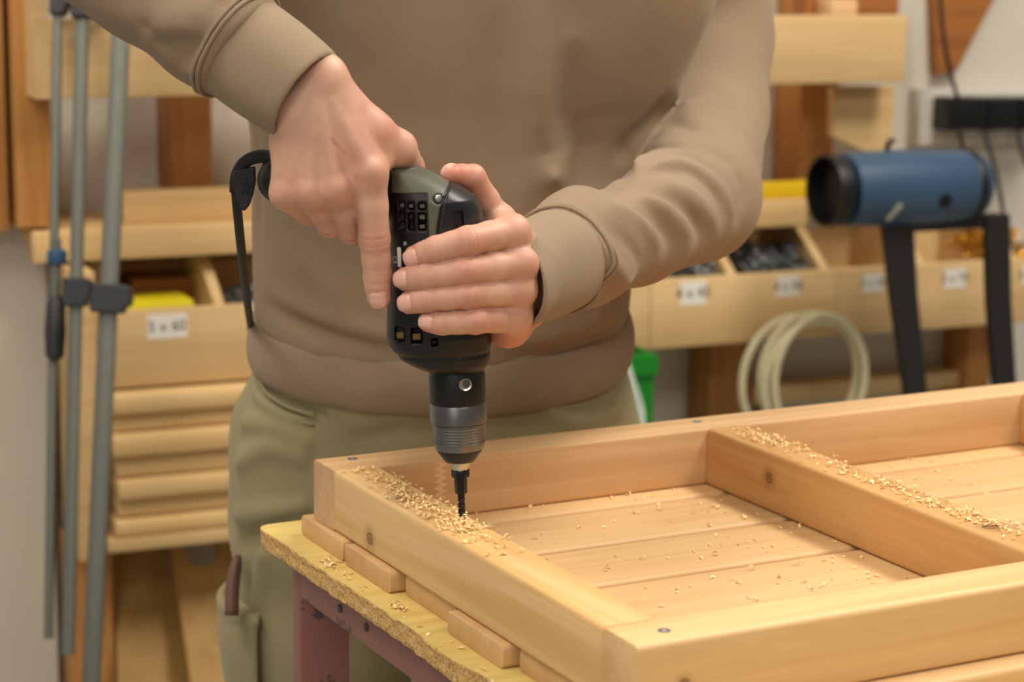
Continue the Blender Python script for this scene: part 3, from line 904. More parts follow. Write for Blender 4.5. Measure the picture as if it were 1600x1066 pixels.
# ---------------------------------------------------------------- hands
class Finger:
    def __init__(s, pts, rad, nail=None, crease=True):
        s.p = [np.array(p) for p in pts]; s.r = rad; s.crease = crease
        s.nail = None
        n = TO_CAM if (nail is None or nail is False) else unit(nail)
        s.frames = []
        for a, b in zip(s.p[:-1], s.p[1:]):
            t = unit(b - a); s.frames.append((t, unit(n - t * (n @ t))))
        if nail is not False:
            t, nn = s.frames[-1]; tip = s.p[-1]; r = rad[-1]
            side = np.cross(t, nn)
            c = tip + t * r * .15 + nn * r * .75
            s.nail = (c, np.stack([t, side, nn]), (r * .78, r * .70, r * .55))
    def base(s, P):
        d = None
        for i in range(len(s.p) - 1):
            a, b = s.p[i], s.p[i + 1]
            mid = (a + b) / 2; rm = (s.r[i] + s.r[i + 1]) / 2 * .955
            for q in (cone(P, a, mid, s.r[i], rm), cone(P, mid, b, rm, s.r[i + 1])):
                d = q if d is None else smin(d, q, .003)
        return d
    def nailbox(s, P):
        c, Mx, hs = s.nail
        q = (P - c) @ Mx.T
        # rounded plate outline in the (t, side) plane, only on the back of the finger
        e = np.abs(q[:, :2]) - (np.array(hs[:2]) - .0022)
        d2 = np.linalg.norm(np.maximum(e, 0), axis=1) + np.minimum(e.max(1), 0) - .0022
        return np.maximum(d2, -q[:, 2] - hs[2])
    def f(s, P):
        d = s.base(P)
        near = np.abs(d) < .004
        if near.any():
            Pn = P[near]; dn = d[near]
            if s.nail is not None:
                nb = s.nailbox(Pn)
                dn = dn + .0007 * np.exp(-((nb - .0004) / .0008) ** 2)
                dn = np.where(nb < -.0004, dn - .0003, dn)
            if s.crease:
                for j in range(1, len(s.p) - 1):
                    t, nn = s.frames[j]; t0, n0 = s.frames[j - 1]
                    t = unit(t + t0); nn = unit(nn + n0)
                    v = Pn - s.p[j]
                    sx_ = v @ t; dor = (v @ nn) > s.r[j] * .35
                    am = .0008 if j == 1 else .0005
                    for o in (-.0026, 0, .0024):
                        dn = dn + am * dor * np.exp(-((sx_ - o) / .0008) ** 2)
            d = d.copy(); d[near] = dn
        return d
def hand_field(palm, fingers, k_palm=.012, k_f=.009, extra=()):
    def f(P):
        d = None
        for c in palm:
            q = cone(P, *c); d = q if d is None else smin(d, q, k_palm)
        for c in extra:
            q = cone(P, *c); d = smin(d, q, .004)
        g = None
        for fi in fingers:
            q = fi.f(P); g = q if g is None else smin(g, q, .0006)
        return smin(d, g, k_f)
    return f
def red_attr(fingers, extra=()):
    def f(P):
        v = np.zeros(len(P))
        for fi in fingers:
            for j, p in enumerate(fi.p):
                amp = (.34, .5, .25, .55)[min(j, 3)]
                v = np.maximum(v, amp * np.exp(-(np.linalg.norm(P - p, axis=1) / (fi.r[j] * 1.25)) ** 2 * .9))
        for c, r, amp in extra: v = np.maximum(v, amp * np.exp(-(np.linalg.norm(P - c, axis=1) / r) ** 2))
        return np.clip(v * 1.2, 0, 1)
    return f
def nail_attr(fingers):
    def f(P):
        v = np.zeros(len(P))
        for fi in fingers:
            if fi.nail is None: continue
            nb = fi.nailbox(P)
            v = np.maximum(v, ((nb < .0003) & (np.linalg.norm(P - fi.nail[0], axis=1) < .014)).astype(float))
        return v
    return f

# right hand on the grip
R_index = Finger([hp(577, 270, -.042), hp(585, 374, -.038), hp(590, 432, -.032), hp(592, 464, -.030)], [.0122, .0106, .0096, .0086])
R_mid = Finger([hp(528, 294, -.044), hp(551, 358, -.020), hp(549, 356, .010), hp(540, 326, .020)], [.0122, .0106, .0095, .0085], nail=False)
R_ring = Finger([hp(486, 299, -.042), hp(517, 348, -.020), hp(516, 346, .009), hp(508, 318, .018)], [.0118, .0103, .0092, .0082], nail=False)
R_lit = Finger([hp(448, 302, -.036), hp(481, 331, -.020), hp(482, 332, .004), hp(476, 308, .014)], [.0110, .0090, .0082, .0072], nail=False)
R_thumb = Finger([hp(622, 232, -.014), hp(638, 262, .012), hp(652, 300, .040)], [.0125, .0112, .0095], nail=False, crease=False)
wa, wb = hp(503, 120, -.036), hp(462, 178, -.036)
palmR = [(wa, R_index.p[0], .0150, .0124), (wb, R_lit.p[0], .0150, .0112),
         ((wa * .62 + wb * .38), R_mid.p[0], .0165, .0124), ((wa * .35 + wb * .65), R_ring.p[0], .0165, .0120),
         (hp(530, 200, -.028), hp(545, 265, -.022), .016, .013), (hp(455, 222, -.026), hp(454, 266, -.018), .0150, .012),
         (hp(512, 132, -.034), hp(578, 203, -.026), .0138, .0136), (hp(578, 204, -.026), R_thumb.p[0], .0135, .0122),
         (hp(585, 215, -.024), hp(590, 250, -.026), .012, .011)]
tend = [(hp(500, 165, -.0502), hp(528, 290, -.0538), .0028, .0042), (hp(488, 172, -.0502), hp(487, 294, -.0513), .0028, .0040),
        (hp(520, 160, -.0482), hp(574, 262, -.0518), .0028, .0042), (hp(476, 190, -.0472), hp(450, 296, -.0455), .0026, .0036)]
for _f, _r in ((R_index, .0088), (R_mid, .0088), (R_ring, .0084), (R_lit, .0078)):      # knuckle heads
    tend.append((_f.p[0] + TO_CAM * .0060, _f.p[0] + TO_CAM * .0050 + (_f.p[1] - _f.p[0]) * .12, _r, _r * .9))
elR = at(68, -152, 1.50)
palmR += [(wa, wa + (elR - wa) * .3, .0150, .0150), (wb, wb + (elR - wb) * .3, .0150, .0150)]
fR = [R_index, R_mid, R_ring, R_lit, R_thumb]
rightF = hand_field(palmR, fR, .008, .005, tend)
sc0, sc1, sc2 = hp(521, 222, -.056), hp(530, 230, -.056), hp(538, 240, -.056)
def scratch_attr(P):
    return np.exp(-(polydist(P * 1.0, [sc0, sc1, sc2]) / .0036) ** 6) * (np.exp(-(np.minimum(line_side(P, sc0, sc1), line_side(P, sc1, sc2)) / .0006) ** 2)) * .6
def line_side(P, a, b):                                     # sideways distance from a line on the back of the hand
    t = unit(b - a); v = P - a; w = v - np.outer(v @ t, t); n = TO_CAM - t * (TO_CAM @ t); n = unit(n)
    w = w - np.outer(w @ n, n)
    return np.linalg.norm(w, axis=1)
# left hand around the body of the drill
L_ind = Finger([hp(800, 363, -.018), hp(731, 377, -.0445), hp(682, 390, -.0455), hp(647, 402, -.0400)], [.0118, .0102, .0091, .0079])
L_mid = Finger([hp(814, 413, -.022), hp(727, 423, -.0465), hp(664, 433, -.0455), hp(632, 436, -.0390)], [.0118, .0099, .0090, .0081])
L_rin = Finger([hp(813, 453, -.021), hp(731, 461, -.0455), hp(668, 468, -.0455), hp(638, 473, -.0400)], [.0114, .0094, .0086, .0079])
L_lit = Finger([hp(803, 494, -.016), hp(742, 501, -.0425), hp(692, 505, -.0450), hp(668, 503, -.0430)], [.0112, .0092, .0079, .0069])
L_thu = Finger([hp(780, 347, .050), hp(739, 277, .032), hp(706, 273, .014)], [.0105, .0090, .0080], nail=-RT * .75 + UP * .55 - FW * .35, crease=False)
va, vb = hp(824, 411, .052), hp(822, 468, .052)
palmL = [(va, L_ind.p[0], .0175, .0116), (va * .65 + vb * .35, L_mid.p[0], .0175, .0118), (va * .35 + vb * .65, L_rin.p[0], .0175, .0114), (vb, L_lit.p[0], .0175, .0112),
         (hp(815, 480, .045), hp(795, 507, .004), .017, .0150), (hp(795, 507, .004), L_lit.p[0], .0150, .0112),
         (hp(815, 402, .052), L_thu.p[0], .0165, .0125), (L_thu.p[0], L_ind.p[0], .0105, .0100),
         (hp(803, 420, .018), hp(802, 470, .016), .014, .014)]
elL = at(1086, 300, 1.87); cuffL0_ = hp(806, 440, .004)
palmL += [(va, va + (elL - va) * .3, .0175, .018), (vb, vb + (elL - vb) * .3, .0175, .018)]
palmL += [(cuffL0_ + (elL - cuffL0_) * .045, cuffL0_ + (elL - cuffL0_) * .2, .0285, .0275)]
fL = [L_ind, L_mid, L_rin, L_lit, L_thu]
leftF = hand_field(palmL, fL, .008, .005)
def bounds(fingers, palm, pad=.02):
    pts = [p for f_ in fingers for p in f_.p] + [q for c in palm for q in c[:2]]
    pts = np.array(pts); return pts.min(0) - pad, pts.max(0) + pad
parts_V = []; parts_Q = []; att = {'red': [], 'nail': [], 'scratch': []}
def add_body(fn, lo, hi, h, red=None, nail=None, scr=None):
    V, Q = sdf_arrays(fn, lo, hi, h)
    parts_Q.append(Q + sum(len(v) for v in parts_V)); parts_V.append(V)
    att['red'].append(red(V) if red else np.full(len(V), .1)); att['nail'].append(nail(V) if nail else np.zeros(len(V)))
    att['scratch'].append(scr(V) if scr else np.zeros(len(V)))
add_body(rightF, *bounds(fR, palmR, .03), .0011, red_attr(fR, [(hp(585, 215, -.03), .03, .3)]), nail_attr([R_index]), scratch_attr)
add_body(leftF, *bounds(fL, palmL, .03), .0010, red_attr(fL, [(L_thu.p[2], .02, .6), (L_thu.p[1], .018, .5), (hp(795, 515, .0), .02, .7)]), nail_attr(fL))
# torso, neck and head inside and above the clothes
shR, shL = at(470, -330, 2.0), at(1060, -310, 2.08)
neck0 = (shR + shL) / 2 + np.array([0, .02, .03]); head_c = neck0 + np.array([-.0, -.075, .215])
LOOK = unit(np.array([.02, -1, -.45])); HU = unit(np.array([0, 0, 1.]) - LOOK * LOOK[2]); HR = np.cross(LOOK, HU)
HM = np.stack([HR, LOOK, HU])
def hl(x, y, z): return head_c + HR * x + LOOK * y + HU * z
def core(P):
    d = cone(P, neck0 - [0, 0, .05], head_c - HU * .05, .062, .056)
    for s_, m_, e_, w_ in ((shR, elR * .5 + shR * .5, elR, wa * .5 + wb * .5), (shL, at(1108, 60, 2.085), elL, va * .5 + vb * .5)):
        d = smin(d, smin(cone(P, s_, m_, .046, .036), cone(P, m_, at(1102, 180, 2.03) if e_ is elL else e_, .036, .034), .02), .02)
        d = smin(d, cone(P, at(1102, 180, 2.03) if e_ is elL else m_, e_, .034, .033), .02)
        d = smin(d, cone(P, e_, w_ + (e_ - w_) * .25, .036, .028), .02)
        d = smin(d, cone(P, neck0 - [0, 0, .06], s_, .06, .055), .05)
    d = smin(d, ell(P, PB + [0, .02, 1.22], (.155, .095, .27)), .05)
    hd = smin(ell(P, hl(0, -.012, .03), (.076, .098, .105), HM), ell(P, hl(0, .035, -.05), (.056, .058, .068), HM), .03)
    hd = smin(hd, cone(P, hl(0, .085, .015), hl(0, .110, -.022), .008, .014), .012)      # nose
    for s_ in (-1, 1):
        hd = smin(hd, ell(P, hl(s_ * .078, -.012, -.005), (.010, .020, .034), HM), .006)  # ears
        hd = smax(hd, -ell(P, hl(s_ * .032, .098, .018), (.017, .012, .010), HM), .012)   # eye sockets
        hd = smin(hd, ell(P, hl(s_ * .032, .078, .018), (.013, .013, .012), HM), .003)
    hd = smin(hd, ell(P, hl(0, .088, -.060), (.026, .010, .009), HM), .006)
    hd = smax(hd, -box(P, hl(0, .104, -.060), (.022, .010, .0012), HM), .003)
    return smin(d, hd, .02)
allp = np.array([elR, elL, shR, shL, head_c + [0, 0, .16], PB + [0, 0, .93]])
add_body(core, allp.min(0) - .09, allp.max(0) + .14, .006)
body_me = mesh_arrays('body', np.concatenate(parts_V), np.concatenate(parts_Q), {k: np.concatenate(v) for k, v in att.items()})
pchild('body', body_me, M['skin'])
def hair(P):
    d = ell(P, hl(0, -.020, .048), (.086, .108, .108), HM)
    d = smax(d, -box(P, hl(0, .13, -.04), (.075, .10, .105), HM, .03), .02)
    d = smax(d, -(P - hl(0, 0, -.045)) @ HU, .02)
    return d + .002 * np.sin(P[:, 0] * 240) * np.sin(P[:, 1] * 210 + P[:, 2] * 130)
pchild('hair', sdf_mesh('hair', hair, head_c - .15, head_c + .18, .005), M['hair'])

# ---------------------------------------------------------------- sweatshirt
_ts = [(-430, 740, 60, .06), (-395, 740, 170, .085), (-340, 742, 300, .105), (-220, 742, 372, .125), (-100, 740, 382, .13), (0, 736, 374, .128), (100, 724, 344, .125), (190, 712, 316, .122),
       (260, 702, 304, .122), (350, 695, 299, .124), (430, 692, 296, .126), (480, 690, 293, .128), (520, 689, 292, .130), (560, 688, 296, .130), (620, 686, 296, .130), (700, 686, 294, .130)]
_tz = np.array([[at(x, y, DT)[2], at(x, y, DT)[0], hw * DT / F, b] for (y, x, hw, b) in _ts])[::-1]
_zf = np.linspace(_tz[0, 0], _tz[-1, 0], 400)
_tz = np.stack([_zf] + [np.convolve(np.pad(np.interp(_zf, _tz[:, 0], _tz[:, k]), 20, mode='edge'), np.hanning(43)[1:-1] / np.hanning(43).sum(), 'valid') for k in (1, 2, 3)], 1)
TYAW = -.05
_tc, _ts_ = math.cos(TYAW), math.sin(TYAW)
TY0 = at(690, 400, DT)[1]
def torso_local(P):
    z = P[:, 2]
    cx = np.interp(z, _tz[:, 0], _tz[:, 1])
    u = P[:, 0] - cx; v = P[:, 1] - (TY0 - .10 * np.clip(z - 1.2, 0, .5))
    return u * _tc + v * _ts_, -u * _ts_ + v * _tc, z
def torso(P, grow=0):
    u, v, z = torso_local(P)
    a = np.interp(z, _tz[:, 0], _tz[:, 2]) + grow; b = np.interp(z, _tz[:, 0], _tz[:, 3]) + grow
    q = (np.abs(u / a) ** 2.3 + np.abs(v / b) ** 2.3) ** (1 / 2.3)
    return (q - 1) * b
HEM_F, HEM_S = at(690, 668, DT - .13)[2], at(690, 566, DT)[2]
def hem_z(P, off=0.0):
    u, v, z = torso_local(P)
    t = np.clip(-v / .13, -1, 1)
    return HEM_S + (HEM_F - HEM_S) * np.where(t > 0, t, t * .3) + off
BAND = .046
cuffR0 = hp(480, 150, -.036); axR = unit(elR - cuffR0)
seamR = cuffR0 + axR * .056
cuffL0 = hp(806, 440, .004); axL = unit(elL - cuffL0)
seamL = cuffL0 + axL * .076
# points along the sleeves
sleeveR = [(seamR, .0385), (seamR + axR * .03, .0405), (seamR + axR * .09, .0425), (elR, .052), (elR * .5 + shR * .5, .068), (shR, .080)]
foreL = elL - seamL
sleeveL = [(seamL, .0390), (seamL + foreL * .15, .0430), (seamL + foreL * .5, .0490), (elL + np.array([.0, 0, -.004]), .0560), (at(1102, 180, 2.03), .0585), (at(1108, 60, 2.085), .0610), (at(1090, -120, 2.08), .068), (shL, .080)]
def chain(P, pts, k):
    d = None
    for (a, ra), (b, rb) in zip(pts[:-1], pts[1:]):
        q = cone(P, a, b, ra, rb); d = q if d is None else smin(d, q, k)
    return d
def sweat_base(P):
    t = torso(P)
    t = smax(t, hem_z(P, BAND - .006) - P[:, 2], .012)
    r = chain(P, sleeveR, .012); r = smax(r, -((P - seamR) @ axR), .004)
    l = chain(P, sleeveL, .012); l = smax(l, -((P - seamL) @ axL), .004)
    zf = np.clip((P[:, 2] - 1.36) / .2, 0, 1)
    d = smin(t, r, .05)
    kl = .004 + .05 * zf
    h = np.maximum(kl - np.abs(d - l), 0) / kl
    d = np.minimum(d, l) - h * h * kl * .25
    # neck opening
    d = smax(d, -cone(P, neck0 - [0, .02, .0], neck0 + [0, -.05, .25], .066, .07), .01)
    return d
def trace_many(fn, pts, d0=1.25, d1=2.4):
    R_ = np.array([ray(*p) for p in pts]); ln = np.linalg.norm(R_, axis=1); d = np.full(len(pts), d0)
    for _ in range(70):
        v = fn(CAM + d[:, None] * R_); d = np.minimum(d + .7 * v / ln, d1)
    return CAM + d[:, None] * R_
# folds: sight-line polyline, height (+ ridge / - valley), width
FOLDS = [
    # left sleeve: creases fanning out of the elbow bend
    ([(966, 300), (968, 268), (982, 240), (1020, 226), (1062, 224), (1106, 231), (1146, 262)], -.0120, .0055),
    ([(975, 262), (1005, 246), (1040, 240), (1082, 244), (1120, 266)], .0045, .0055),
    ([(990, 290), (1010, 268), (1040, 262), (1075, 266), (1108, 292), (1128, 330)], -.0042, .0050),
    ([(1000, 262), (1060, 253), (1112, 282), (1140, 322), (1144, 350)], .0040, .0060),
    ([(1150, 262), (1164, 300), (1158, 330)], -.0035, .0060),
    ([(1037, 284), (1090, 315), (1121, 362)], .0048, .0068),
    ([(1016, 290), (1068, 322), (1100, 370)], -.0042, .0058),
    ([(985, 294), (1043, 326), (1079, 375)], .0046, .0068),
    ([(962, 304), (1018, 334), (1056, 388)], -.0038, .0062),
    ([(938, 315), (1000, 343), (1036, 394)], .0038, .0075),
    ([(925, 336), (972, 366), (1006, 420)], -.0030, .0070),
    ([(911, 362), (955, 408), (980, 450)], .0044, .0070),
    ([(914, 392), (940, 440), (952, 470)], -.0030, .0060),
    ([(918, 420), (925, 455), (940, 484)], .0030, .0060),
    ([(1030, 176), (1052, 190), (1090, 205)], -.0030, .0070),
    ([(1050, 150), (1086, 160), (1130, 150)], .0025, .0100),
    ([(1034, 172), (1010, 204), (990, 226)], -.0060, .0060),
    # front of the body
    ([(832, -40), (836, 80), (844, 190), (866, 275), (905, 345)], .0085, .0160),
    ([(896, 60), (902, 180), (925, 265), (965, 325)], -.0085, .0300),
    ([(770, 0), (785, 160), (815, 300)], -.0028, .0300),
    ([(540, 40), (590, 150), (660, 250)], -.0030, .0300),
    ([(450, 360), (500, 440), (570, 495)], .0020, .0160),
    ([(410, 466), (440, 490), (520, 526), (600, 546), (670, 554), (740, 552)], -.0036, .0075),
    ([(420, 456), (500, 494), (590, 524), (680, 534)], .0026, .0090),
    ([(426, 500), (500, 545), (590, 578), (660, 590)], .0024, .0080),
    ([(770, 562), (850, 553), (920, 533), (972, 503)], -.0036, .0070),
    ([(780, 578), (860, 574), (930, 553), (975, 528)], .0026, .0080),
    ([(790, 538), (860, 528), (930, 505), (970, 486)], .0026, .0080),
    ([(398, 190), (404, 260), (402, 340), (408, 420)], -.0024, .0060),
    # right sleeve above the cuff
    ([(300, 128), (318, 88), (352, 44), (384, 8)], .0040, .0060),
    ([(284, 112), (300, 82), (330, 40)], -.0030, .0070),
    ([(230, 40), (290, 36), (350, 10)], .0050, .0120),
    ([(230, 70), (270, 62), (310, 50)], -.0030, .0100),
]
_flat = [p for f_ in FOLDS for p in f_[0]]
_tr = trace_many(sweat_base, _flat)
_fold = []; _i = 0
for pts, am, wd in FOLDS:
    q = _tr[_i:_i + len(pts)]; _i += len(pts)
    q = np.array(spline(list(q), 2))
    _fold.append((q, am, wd, q.min(0) - 3 * wd, q.max(0) + 3 * wd))
def sweat(P):
    d = sweat_base(P)
    disp = np.zeros(len(P))
    for q, am, wd, lo_, hi_ in _fold:
        mk = ((P > lo_) & (P < hi_)).all(1)
        if not mk.any(): continue
        dist = polydist(P[mk], q)
        # fade towards both ends
        L_ = np.linalg.norm(q[-1] - q[0]); Pm = P[mk]
        e = np.minimum(np.linalg.norm(Pm - q[0], axis=1), np.linalg.norm(Pm - q[-1], axis=1))
        disp[mk] -= 2.1 * am * np.exp(-(dist / wd) ** (1.5 if am > 0 else 1.3)) * np.clip(.06 + e / (.35 * L_), 0, 1)
    return d + disp
bx0 = np.array([elR[0] - .07, 1.50, HEM_F]); 
lo = np.minimum(np.minimum(elR - .09, seamR - .05), np.array([-.3, 1.5, HEM_F]))
hi = np.maximum(shL + .12, np.array([.35, TY0 + .16, neck0[2] + .05])); hi[0] = elL[0] + .12
lo[2] = HEM_F; lo[1] = min(seamR[1], seamL[1]) - .05
shirt = pchild('sweatshirt', sdf_mesh('sweatshirt', sweat, lo, hi, .0032), M['sweat'])
def cuff_field(c0, ax_, L_, r0, r1, skew=None):
    def f(P):
        t = (P - c0) @ ax_
        rad = np.linalg.norm(P - c0 - t[:, None] * ax_, axis=1)
        R_ = r0 + (r1 - r0) * np.clip(t / L_, 0, 1) + .0012 * np.sin(np.clip(t / L_, 0, 1) * math.pi)
        t0 = t if skew is None else t + (P - c0) @ skew
        d = smax(rad - R_, np.maximum(-t0 * .8, t - L_ - .004), .003)
        d = smax(d, -np.maximum(rad - R_ + .0035, t - .03), .0015)
        return d
    return f
cfR = cuff_field(cuffR0, axR, .056, .0345, .0378)
cfL = cuff_field(cuffL0, axL, .076, .0330, .0385, unit(RT - axL * (RT @ axL)) * .75)
for nm, fn, c0, c1 in (('cuff', cfR, cuffR0, seamR), ('cuff', cfL, cuffL0, seamL)):
    pchild(nm, sdf_mesh(nm, fn, np.minimum(c0, c1) - .05, np.maximum(c0, c1) + .05, .0016), M['rib'], shirt)
def band(P):
    u, v, z = torso_local(P)
    g = torso(P, .001)
    hz = z - hem_z(P)
    bulge = .004 * np.sin(np.clip(hz / BAND, 0, 1) * math.pi)
    d = smax(g - bulge + .006 * np.clip(1 - hz / .012, 0, 1) ** 2 * .6, np.maximum(-hz, hz - BAND - .004), .005)
    d = smax(d, -np.maximum(g + .006, -.0 + hz - .03), .002)
    w = .0009 * np.sin(u * 90) * np.sin(hz * 60 + u * 30)
    return d + w
pchild('waistband', sdf_mesh('waistband', band, np.array([-.30, TY0 - .17, HEM_F - .02]), np.array([.22, TY0 + .17, HEM_S + BAND + .03]), .0032), M['rib'], shirt)
# twin-needle seams where cuffs and waistband are sewn on
def ring_on(fn, c, ax_, r0=.09, n=72, lift=.0):
    ref = unit(np.cross(ax_, [0, 0, 1.])); rf2 = np.cross(ax_, ref)
    out = []
    A = np.linspace(0, 2 * math.pi, n, endpoint=False)
    D = np.cos(A)[:, None] * ref + np.sin(A)[:, None] * rf2
    r = np.full(n, r0)
    for _ in range(60): r = r - .7 * fn(c + D * r[:, None])
    return c + D * (r + lift)[:, None]
for c, ax_ in ((seamR, axR), (seamL, axL)):
    for off in (.0050, .0088):
        rg = ring_on(sweat, c + ax_ * off, ax_, lift=.0010)
        pchild('seam', tube_mesh('seam', rg, .0016, 8, True), M['rib'], shirt)

# ---------------------------------------------------------------- trousers
LEGX = (at(512, 700, DT)[0], at(842, 700, DT + .03)[0])
TRY = TY0 + .005
zH = at(690, 700, DT)[2]
def leg_pts(i):
    x = LEGX[i]; s_ = -1 if i == 0 else 1
    return [((x, TRY, zH - .02), .090), ((x + s_ * .004, TRY - .005, zH - .18), .084), ((x + s_ * .01, TRY - .01, .46), .070), ((x + s_ * .012, TRY + .005, .26), .064), ((x + s_ * .014, TRY + .015, .06), .058)]
def trousers_base(P):
    hip = torso(P, -.004 + 0)
    hip = smax(hip, P[:, 2] - (HEM_S + .03), .01)
    hip = smax(hip, (zH - .10) - P[:, 2], .04)
    l0 = chain(P, leg_pts(0), .02); l1 = chain(P, leg_pts(1), .02)
    d = smin(hip, np.minimum(l0, l1), .05)
    return smax(d, .035 - P[:, 2], .01)
TF_ = [
    ([(404, 566), (408, 600), (432, 626), (470, 642), (500, 650)], -.0050, .0050),
    ([(398, 590), (402, 618), (430, 640), (470, 654)], .0028, .0045),
    ([(384, 660), (430, 668), (480, 690)], .0030, .0070),
    ([(378, 720), (420, 700), (470, 712)], .0040, .0090),
    ([(374, 806), (420, 800), (470, 794)], .0040, .0080),
    ([(380, 850), (430, 826), (480, 812)], -.0040, .0080),
    ([(392, 1000), (404, 940), (410, 870)], .0030, .0070),
    ([(560, 690), (640, 672), (720, 670)], -.0030, .0080),
    ([(860, 640), (900, 660), (960, 640)], .0030, .0080),
]
_tr = trace_many(trousers_base, [p for f_ in TF_ for p in f_[0]])
_tfold = []; _i = 0
for pts, am, wd in TF_:
    q = _tr[_i:_i + len(pts)]; _i += len(pts)
    _tfold.append((np.array(spline(list(q), 2)), am, wd))
def trousers(P):
    d = trousers_base(P)
    near = np.abs(d) < .03
    if near.any():
        Pn = P[near]; disp = np.zeros(len(Pn))
        for q, am, wd in _tfold:
            mk = ((Pn > q.min(0) - 3 * wd) & (Pn < q.max(0) + 3 * wd)).all(1)
            if mk.any(): disp[mk] -= 2.1 * am * np.exp(-(polydist(Pn[mk], q) / wd) ** 2)
        disp += .0022 * np.sin(Pn[:, 2] * 62 + Pn[:, 0] * 30) * np.sin(Pn[:, 0] * 40 + Pn[:, 1] * 35)
        d = d.copy(); d[near] += disp
    return d
trs = pchild('trousers', sdf_mesh('trousers', trousers, np.array([LEGX[0] - .13, TRY - .16, .02]), np.array([LEGX[1] + .13, TRY + .18, HEM_S + .06]), .0034), M['trouser'])
_ps = trace_many(trousers_base, [(404, 570), (406, 590), (414, 610), (432, 626), (460, 640), (492, 648)])
pchild('pocket_seam', tube_mesh('pocket_seam', spline(list(_ps + TO_CAM * .0015), 5), .0016, 8), M['trouser'], trs)
_ps = trace_many(trousers_base, [(398, 596), (404, 616), (424, 640), (456, 656), (490, 664)])
pchild('pocket_seam', tube_mesh('pocket_seam', spline(list(_ps + TO_CAM * .0005), 5), .0012, 8), M['trouser'], trs)
# cargo pocket on the thigh
pc = at(381, 1040, DT - .035)
def pocket(P):
    lg = chain(P, leg_pts(0), .02)
    d = smax(lg - .014, np.maximum(P[:, 2] - at(380, 952, DT)[2], at(380, 1150, DT)[2] - P[:, 2]), .006)
    d = smax(d, P[:, 0] - (LEGX[0] - .060), .004)
    d = smax(d, np.abs(P[:, 1] - (TRY - .02)) - .068, .006)
    inner = smax(lg - .010, (at(380, 1100, DT)[2]) - P[:, 2], .004)
    inner = smax(inner, np.abs(P[:, 1] - (TRY - .02)) - .063, .004)
    d = smax(d, -smax(inner, -(lg - .003), .001), .001)
    d = d - .0022 * np.exp(-((P[:, 2] - at(380, 962, DT)[2]) / .006) ** 2)
    return d
z0_, z1_ = at(380, 1160, DT)[2], at(380, 945, DT)[2]
pchild('cargo_pocket', sdf_mesh('cargo_pocket', pocket, np.array([LEGX[0] - .14, TRY - .11, z0_]), np.array([LEGX[0] - .02, TRY + .08, z1_ + .01]), .0022), M['trouser'], trs)
for i in (0, 1):                                            # work shoes
    fx = LEGX[i] + (-.014 if i == 0 else .014)
    def shoe(P, fx=fx):
        d = cone(P, (fx, TRY + .03, .045), (fx + .0, TRY - .13, .036), .044, .040)
        d = smin(d, cone(P, (fx, TRY + .02, .05), (fx, TRY + .02, .10), .046, .046), .03)
        d = smin(d, cone(P, (fx, TRY - .13, .034), (fx, TRY - .18, .030), .044, .038), .02)
        return smax(d, .016 - P[:, 2], .006)
    def sole(P, fx=fx):
        q = P * np.array([1, 1, 0]); d = cone(q, (fx, TRY + .04, 0), (fx, TRY - .18, 0), .046, .046)
        return smax(d, np.abs(P[:, 2] - .010) - .010, .004)
    so = pchild('shoe', sdf_mesh('shoe', shoe, np.array([fx - .07, TRY - .25, 0]), np.array([fx + .07, TRY + .11, .17]), .004), M['leather'])
    pchild('sole', sdf_mesh('sole', sole, np.array([fx - .07, TRY - .26, -.01]), np.array([fx + .07, TRY + .12, .04]), .004), M['sole'], so)
# brown handle of a tool standing in the thigh pocket
hb, ht = at(381, 962, DT - .03), at(383, 868, DT - .02)
hb[0] = ht[0] = LEGX[0] - .082
hd_o = link('tool_handle', tube_mesh('tool_handle', spline([hb, hb * .5 + ht * .5, ht + np.array([.004, 0, 0])], 5), [.0065] * 6 + [.0062, .006, .0056, .0046, .003], 12, flat=1.8), M['tool_brown'])
tag(hd_o, 'brown tool handle standing in the open thigh pocket of the trousers', 'tool')

# ================================================================== storage along the back wall
def bgbox(name, x0, y0, x1, y1, off, depth, mat, parent=None, r=.002):
    """board whose front face shows between two sight lines on the plane `off`, running `depth` towards the wall"""
    s0, z1 = shelf_pt(x0, y0, off); s1, z0 = shelf_pt(x1, y1, off)
    c = shelf_world((s0 + s1) / 2, off - depth / 2, (z0 + z1) / 2)
    me = board_mesh(abs(s1 - s0), depth, abs(z1 - z0), r, 2)
    if len(me.materials) and me.materials[0] != mat: me = me.copy(); me.materials.clear()
    o = link(name, me, mat)
    if parent is not None:
        o.parent = parent; o.location = rack_local(parent, c)
    else:
        o.location = c; o.rotation_euler = (0, 0, PSI)
    return o
def rack_local(parent, c):
    v = c - np.array(parent.location)
    return (v @ SD, -(v @ SN), v[2])
def rack(name, x, y, off, z=None):
    s, zz_ = shelf_pt(x, y, off)
    return empty(name, shelf_world(s, off, zz_ if z is None else z), PSI)
def cross_prism(name, s, th, prof, mat, parent):
    """panel standing square to the wall: prof = (off, z)"""
    c = shelf_world(s, 0, 0)
    pl = [rack_local(parent, shelf_world(s, o_, z_)) for o_, z_ in prof]
    n = len(pl)
    V = [(p[0] - th / 2, p[1], p[2]) for p in pl] + [(p[0] + th / 2, p[1], p[2]) for p in pl]
    FC = [tuple(range(n)), tuple(range(n, 2 * n))[::-1]] + [(i, i + n, (i + 1) % n + n, (i + 1) % n) for i in range(n)]
    me = mesh_from(name, V, FC)
    bm = bmesh.new(); bm.from_mesh(me); bmesh.ops.recalc_face_normals(bm, faces=bm.faces); bm.to_mesh(me); bm.free()
    return link(name, me, mat, parent)

